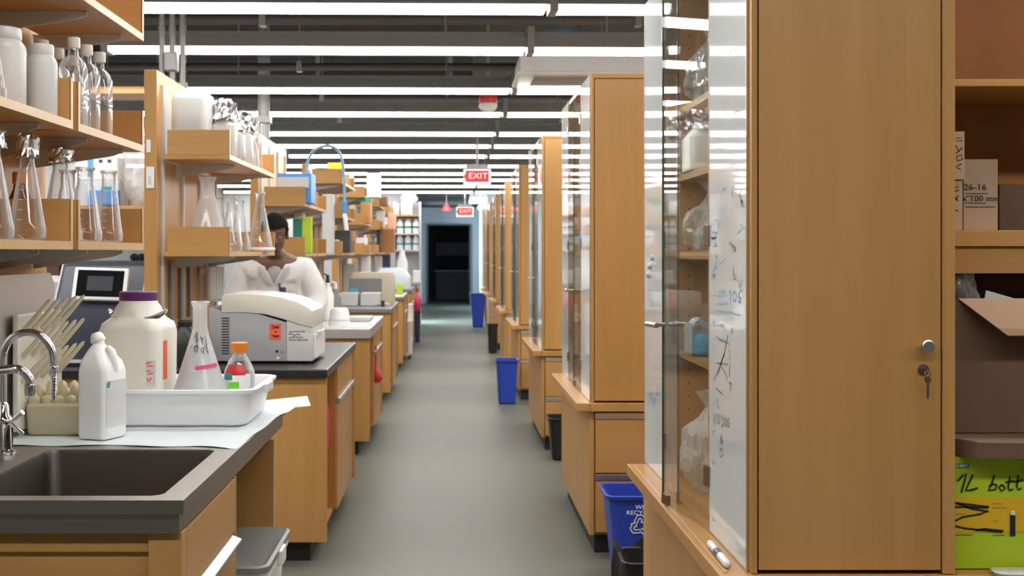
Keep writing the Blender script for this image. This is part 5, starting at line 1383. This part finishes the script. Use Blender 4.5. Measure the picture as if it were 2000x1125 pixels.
# trousers and shoes
for s in (-1, 1):
    MB().tube([T(s*.10, .05, .88), T(s*.105, .04, .5), T(s*.11, .055, .09)], [.112, .085, .068], 16).obj('trouser_leg', trousm, person, True)
    MB().rbox([(PX+s*.115, PY-.02, .001, .048, .135, .046), (PX+s*.115, PY-.02, .03, .05, .14, .048), (PX+s*.115, PY+.0, .075, .042, .10, .04), (PX+s*.112, PY+.05, .11, .04, .05, .038)]).obj('shoe', black, person, True)

# ================================================================ FARTHER LEFT BENCHES
def Ly(n, f=0): return LY[n]+f
def boxpx(name, label, cat, x0, y0, x1, y1, Y, d, mat, z=None, bev=.006, group=None):
    a, b = px(x0, y1, Y), px(x1, y0, Y)
    o = MB().box(a.x, b.x, Y, Y+d, a.z if z is None else z, b.z, bev).obj(name, mat)
    return tag(o, label, cat, group)
# third bench
T3 = .9155
o = MB().box(-1.35, LX-.01, LY[2]+.02, LY[2]+.75, T3, T3+.004).obj('white_pad', whitepaper); tag(o, 'white bench paper covering the near half of the third bench', 'paper')
q = px(662, 0, 9.15)
t = thing('white_pot', 'white rounded pot upside down on the third bench paper', 'pot', (q.x, 9.2, T3+.005))
MB().lathe([(.078, 0), (.078, .045), (.075, .06), (.070, .10), (.062, .122), (.05, .132)], (q.x, 9.2, T3+.005), 32, True, True).obj('body', white, t, True)
MB().lathe([(.0795, .038), (.081, .042), (.0795, .047)], (q.x, 9.2, T3+.005), 32, False, False).obj('rim_band', palegrey, t, True)
o = MB().box(-.83, -.63, 9.85, 10.2, T3, T3+.03, .005).obj('grey_tray', palegrey); tag(o, 'flat pale grey tray at the back of the third bench', 'tray')
o = MB().box(-.93, -.86, 9.5, 9.6, T3, T3+.02, .004).obj('small_dish', palegrey); tag(o, 'small pale dish between the white pot and the grey tray', 'dish')
q = px(735, 735, 9.75); t = thing('red_glove', 'red glove hanging from a drawer pull of the third bench', 'glove', (-.585, 9.75, q.z-.06))
MB().tube([(-.58, 9.75, q.z+.07), (-.575, 9.75, q.z+.04), (-.57, 9.75, q.z-.01), (-.575, 9.75, q.z-.05)], [.006, .03, .042, .02], 12).obj('body', red, t, True)
MB().box(-.59, -.575, 9.74, 9.76, q.z+.06, q.z+.24).obj('strap', red, t)
o = boxpx('blue_carton', 'blue carton with a white front in the upper tray of the third bench', 'box', 542, 338, 608, 371, LY[2]+.1, .3, ltblue, 1.8165)
a, b = px(541, 371, LY[2]+.095), px(603, 346, LY[2]+.095); MB().box(a.x, b.x, LY[2]+.094, LY[2]+.1, 1.93, b.z).obj('white_front', whitepaper, o)
boxpx('lime_folder', 'lime green folder in the lower tray of the third bench', 'folder', 590, 424, 609, 490, LY[2]+.3, .05, lime, 1.4535)
boxpx('teal_box', 'teal box in the lower tray of the third bench beside the lime folder', 'box', 572, 427, 592, 490, LY[2]+.5, .2, teal, 1.4535)
boxpx('white_carton', 'small white carton behind the teal box on the third bench tray', 'box', 574, 412, 592, 470, LY[2]+.95, .2, white, 1.4535)
# squeeze bottles behind the coat: a cluster on the third bench
for i, (x, y, h, m) in enumerate(((622, 545, .36, palegrey), (640, 540, .34, hdpe), (655, 560, .28, greymet), (611, 560, .24, palegrey))):
    Y = LY[2]+1.0+.12*i; q = px(x, 0, Y)
    t = thing('spray_bottle', f'grey-white squeeze bottle beside the coat sleeve, {("first", "tallest", "darkest", "shortest")[i]} of the cluster', 'bottle', (q.x, Y, T3))
    MB().lathe([(.045, 0), (.05, .01), (.05, h*.6), (.02, h*.78), (.02, h*.88)], (q.x, Y, T3), 18, True, True).obj('body', m, t, True)
    MB().tube([(q.x, Y, T3+h*.86), (q.x, Y, T3+h*1.05), (q.x-.03, Y-.02, T3+h*1.1)], [.018, .012, .004], 8).obj('nozzle', black if i % 2 else white, t, True)
# fourth bench
Y4 = LY[3]
t = thing('beige_instrument', 'beige bench-top instrument with a grey side on the fourth bench', 'instrument', (-.85, Y4+1.2, T3))
MB().rbox([(-.83, Y4+1.2, T3, .235, .19, .03), (-.83, Y4+1.2, T3+.28, .235, .19, .03), (-.83, Y4+1.2, T3+.33, .215, .17, .04)]).obj('casing', beige, t, 35)
MB().box(-1.06, -.72, Y4+1.004, Y4+1.012, T3+.03, T3+.27, .003).obj('side_panel', greymet, t)
for i, (x0, x1) in enumerate(((661, 699), (704, 742))):
    boxpx('grey_case', f'low grey case in front of the beige instrument, {("farther from", "closer to")[i]} the aisle', 'case', x0, 572, x1, 592, Y4+.55, .25, palegrey, T3, .012)
t = thing('silver_tool', 'small shiny tool lying at the aisle corner of the fourth bench', 'tool', (-.66, Y4+.5, T3))
MB().tube([(-.74, Y4+.5, T3+.02), (-.68, Y4+.45, T3+.03), (-.62, Y4+.5, T3+.015)], .014, 8).obj('handle', palegrey, t, True)
MB().cyl((-.68, Y4+.45, T3+.0), (-.68, Y4+.45, T3+.06), .02, n=10).obj('head', darkmetal, t, True)
boxpx('blue_flask_box', 'blue folded cloth beside the beige instrument', 'cloth', 683, 564, 699, 573, Y4+.9, .1, sky_b, T3, .003)
t = thing('raceway_box', 'tall pale grey metal box fixed to the tray ends of the fourth bench', 'box', (-1.2, LY[3]-.03, 1.44))
Yr = LY[3]-.09
a, b = px(629, 498, Yr), px(651, 379, Yr)
MB().box(a.x, b.x, Yr, LY[3]+.048, a.z, b.z, .006).obj('body', palegrey, t)
MB().box(a.x+.012, b.x-.012, Yr-.008, Yr, a.z+.02, b.z-.015, .002).obj('cover', palegrey, t)
# hose loop
t = thing('coiled_hose', 'pale blue hose looped high above the fourth bench shelves', 'hose', (px(640, 0, Y4).x, Y4, 1.8))
pts = [(612, 400), (603, 372), (599, 335), (604, 308), (618, 291), (640, 285), (658, 292), (668, 312), (672, 345), (673, 395)]
P3 = [px(x, y, Y4-.03) for x, y in pts]; sm_ = []
for i in range(len(P3)-1):
    for k in range(5):
        u = k/5; p0, p1, p2v, p3 = P3[max(i-1, 0)], P3[i], P3[i+1], P3[min(i+2, len(P3)-1)]
        sm_.append(.5*((2*p1)+(p2v-p0)*u+(2*p0-5*p1+4*p2v-p3)*u*u+(3*p1-p0-3*p2v+p3)*u**3))
sm_.append(P3[-1])
MB().tube(sm_, .014, 8).obj('hose', P('hose_blue', (.22, .42, .58, 1), .4), t, True)
q = P3[-1]; MB().cyl(q, q+Vector((0, 0, -.11)), .032, .02, n=14).obj('blue_handle', ltblue, t, True)
MB().cyl(q+Vector((0, 0, -.11)), q+Vector((.02, 0, -.27)), .022, .02, n=12).obj('white_nozzle', white, t, True)
q = P3[0]; MB().cyl(q, q+Vector((.05, .06, -.12)), .02, n=10).obj('connector', ltblue, t, True)
# clutter in the trays of the fourth to sixth bench: (bench, x0, y0, x1, y1, offset, depth, material, words)
bench_nm = {3: 'fourth', 4: 'fifth', 5: 'sixth', 6: 'seventh'}
CL = [
 (3, 652, 395, 668, 440, .3, .25, maple_x, 'maple box', 1.8165), (3, 653, 450, 684, 468, .35, .3, greydark, 'dark grey case', 1.4535), (3, 651, 468, 660, 492, .1, .15, white, 'white block', None),
 (3, 615, 410, 629, 440, .3, .2, cardb, 'brown carton', 1.8165), (3, 640, 318, 668, 330, .3, .3, yellow, 'yellow packet', 2.1515),
 (4, 682, 400, 694, 432, .2, .2, cream, 'cream tub', 1.8165), (4, 700, 388, 726, 397, .2, .25, teal, 'green folded cloth', 2.0745), (4, 704, 395, 724, 432, .15, .3, maple_x, 'maple box', 1.8165), (4, 695, 478, 722, 495, .3, .3, maple_x, 'low maple box', 1.4535), (4, 695, 464, 716, 473, .32, .2, white, 'white dish box', 1.5530), (4, 716, 337, 742, 350, .6, .3, palegrey, 'pale carton', 2.1515), (4, 677, 340, 688, 356, .4, .25, cream, 'cream bag', 2.1515),
 (5, 731, 384, 756, 400, .15, .4, cardb, 'tan carton', 2.1515), (5, 735, 412, 750, 428, .3, .3, palegrey, 'crumpled pale bag', 1.8165), (5, 733, 432, 748, 444, .1, .2, maple_x, 'small maple box', None), (5, 735, 450, 742, 476, .2, .15, black, 'black bottle box', 1.4535), (5, 742, 448, 770, 492, .4, .3, P('rust_box', (.42, .17, .06, 1), .6), 'rust brown carton', 1.4535), (5, 757, 416, 773, 440, .7, .2, P('peach', (.75, .42, .26, 1), .6), 'peach packet', 1.8165),
 (4, 670, 516, 692, 540, .9, .3, palegrey, 'patterned pale carton', None), (4, 705, 500, 722, 530, 1.1, .2, white, 'white carton', None), (5, 745, 498, 762, 516, .9, .2, navy, 'navy box', None), (5, 735, 500, 746, 516, .8, .2, white, 'white packet', None),
]
for i, (n, x0, y0, x1, y1, f, d, m, wds, z) in enumerate(CL):
    Y = LY[n]+f
    if z is None:
        z = px(0, y1, Y).z
        # rest on the next surface below
        lv = [T3, 1.4535, 1.8165, 2.1515]; z = max([q for q in lv if q <= z+.02] or [T3])
    boxpx('supply_box', f'{wds} {("on the maple box" if z in (2.0745, 1.5530) else "on the worktop" if z < 1 else "in the lower tray" if z < 1.5 else "in the middle tray" if z < 2 else "in the top tray")} of the {bench_nm[n]} bench', 'box', x0, y0, x1, y1, Y, d, m, z)
# fifth and sixth bench worktops
o = MB().box(-1.0, LX-.01, LY[4]+.03, LY[4]+.9, T3, T3+.004).obj('white_pad', whitepaper); tag(o, 'white bench paper on the fifth bench', 'paper')
boxpx('lime_pack', 'lime yellow packet on the white paper of the fifth bench', 'packet', 774, 555, 786, 566, LY[4]+.7, .2, lime, T3+.0045)
Y6 = LY[5]
t = thing('white_instrument', 'pale blue-white low instrument on the sixth bench', 'instrument', (-.9, Y6+.5, T3))
MB().rbox([(-.87, Y6+.5, T3, .27, .25, .04), (-.87, Y6+.5, T3+.17, .27, .25, .04), (-.89, Y6+.5, T3+.27, .22, .2, .06), (-.92, Y6+.5, T3+.31, .16, .15, .06)]).obj('casing', P('ice_white', (.62, .68, .72, 1), .4), t, 40)
MB().box(-1.10, -.9, Y6+.26, Y6+.27, T3+.2, T3+.215).obj('red_line', red, t)
q = px(785, 0, Y6+1.1)
t = thing('plastic_jug', 'tall white jug beyond the pale blue-white instrument', 'jug', (q.x, Y6+1.1, T3))
MB().rbox([(q.x, Y6+1.1, T3, .09, .09, .03), (q.x, Y6+1.1, T3+.38, .09, .09, .03), (q.x, Y6+1.1, T3+.5, .05, .05, .04), (q.x, Y6+1.1, T3+.58, .04, .04, .039)]).obj('body', hdpe, t, 40)
q = px(812, 0, LY[6]+.4); boxpx('white_case', 'white case at the aisle end of the seventh bench', 'case', 806, 528, 822, 548, LY[6]+.4, .3, white, T3, .02)
# rack of white bottles at the end of the row
RY = 24.55
t = thing('end_rack', 'white rack with maple top shelf at the far end of the bench row', 'rack', (-.85, RY+.2, .915))
MB().box(-1.12, -1.09, RY, RY+.4, 0, 2.45).obj('side_panel', wallm, t); MB().box(-.62, -.585, RY, RY+.4, 0, 2.45).obj('side_panel', wallm, t)
for z in (.9, 1.5, 1.83, 2.19): MB().box(-1.09, -.62, RY, RY+.4, z-.03, z).obj('shelf_board', maple_x if z > 2 else wallm, t)
MB().box(-1.09, -.62, RY+.38, RY+.4, .9, 2.45).obj('back_panel', wallm, t)
for i, (x0, y0, x1, y1, z, lab) in enumerate(((758, 395, 779, 418, 2.191, 'top shelf of the end rack, farther from the aisle'), (783, 394, 805, 418, 2.191, 'top shelf of the end rack, closer to the aisle'))):
    a, b = px(x0, y1, RY), px(x1, y0, RY); x0_, x1_ = max(a.x, -1.085), b.x
    t = thing('white_drum', f'white square canister on the {lab}', 'canister', ((x0_+x1_)/2, RY+.12, z))
    MB().box(x0_, x1_, RY+.02, RY+.22, z, b.z-.03, .015).obj('body', white, t); MB().box(x0_+.03, x1_-.03, RY+.05, RY+.19, b.z-.03, b.z, .005).obj('lid', palegrey, t)
for i in range(3):
    x = -1.0+.16*i
    for j, z in enumerate((1.502, 1.832)):
        t = thing('labelled_bottle', f'{("blue", "teal")[j]}-banded white bottle on the end rack, {("farthest from the aisle", "middle one", "closest to the aisle")[i]}', 'bottle', (x, RY+.1, z), 'white bottles with blue bands on the end rack')
        MB().lathe([(.068, 0), (.07, .01), (.07, .2), (.05, .235), (.04, .25)], (x, RY+.1, z), 20, True, True).obj('body', hdpe, t, True)
        MB().lathe([(.071, .10), (.071, .14)], (x, RY+.1, z), 20, False, False).obj('blue_band', sky_b if j == 0 else teal, t, True)
        MB().lathe([(.043, .25), (.043, .28)], (x, RY+.1, z), 16, True, True).obj('cap', white, t, True)
bag('plastic_bag', 'crumpled white bag on top of the end rack canisters', (-.82, RY+.15, 2.42), .16, .1, .22, bagw, 14, knot=False)
# things standing in the aisle by the far left benches
t = thing('rolling_bin', 'tall white bin on castors beside the fifth bench', 'bin', (-.60, 17.25, 0))
MB().rbox([(-.60, 17.25, .06, .065, .22, .03), (-.60, 17.25, .50, .075, .24, .03), (-.60, 17.25, .52, .082, .25, .03)]).obj('body', white, t, 40)
for x in (-.64, -.56):
    for y in (17.08, 17.42): MB().cyl((x-.012, y, .03), (x+.012, y, .03), .029, n=12).obj('castor', rubber, t, True); MB().cyl((x, y, .03), (x, y, .07), .01, n=8).obj('castor_stem', rubber, t)
boxpx('white_carton', 'small white carton resting on the tall white bin', 'box', 797, 594, 806, 627, 17.15, .2, white, .5205)
rect_bin('waste_bin', 'narrow navy bin beside the sixth bench', -.54, 20.3, .04, .14, .055, .16, .5, navy)
q = px(815, 606, 20.3); bag('plastic_bag', 'magenta bag tied above the narrow navy bin', (-.545, 20.3, .503), .07, .14, .26, magenta, 17)
for i, (x, h, m, wds) in enumerate(((-1.16, .13, maple_x, 'maple'), (-1.2, .16, palegrey, 'pale grey'), (-1.15, .12, white, 'white'))):
    for n in (4, 5, 6):
        Y = LY[n]+1.0+.17*i
        o = MB().box(x-.08, x+.08, Y, Y+.14, 1.8165+(-.363 if i == 1 else 0), 1.8165+h+(-.363 if i == 1 else 0), .004).obj('supply_box', m)
        tag(o, f'{wds} box, far half of the {("middle tray", "lower tray", "middle tray")[i]}, {bench_nm[n]} bench', 'box')
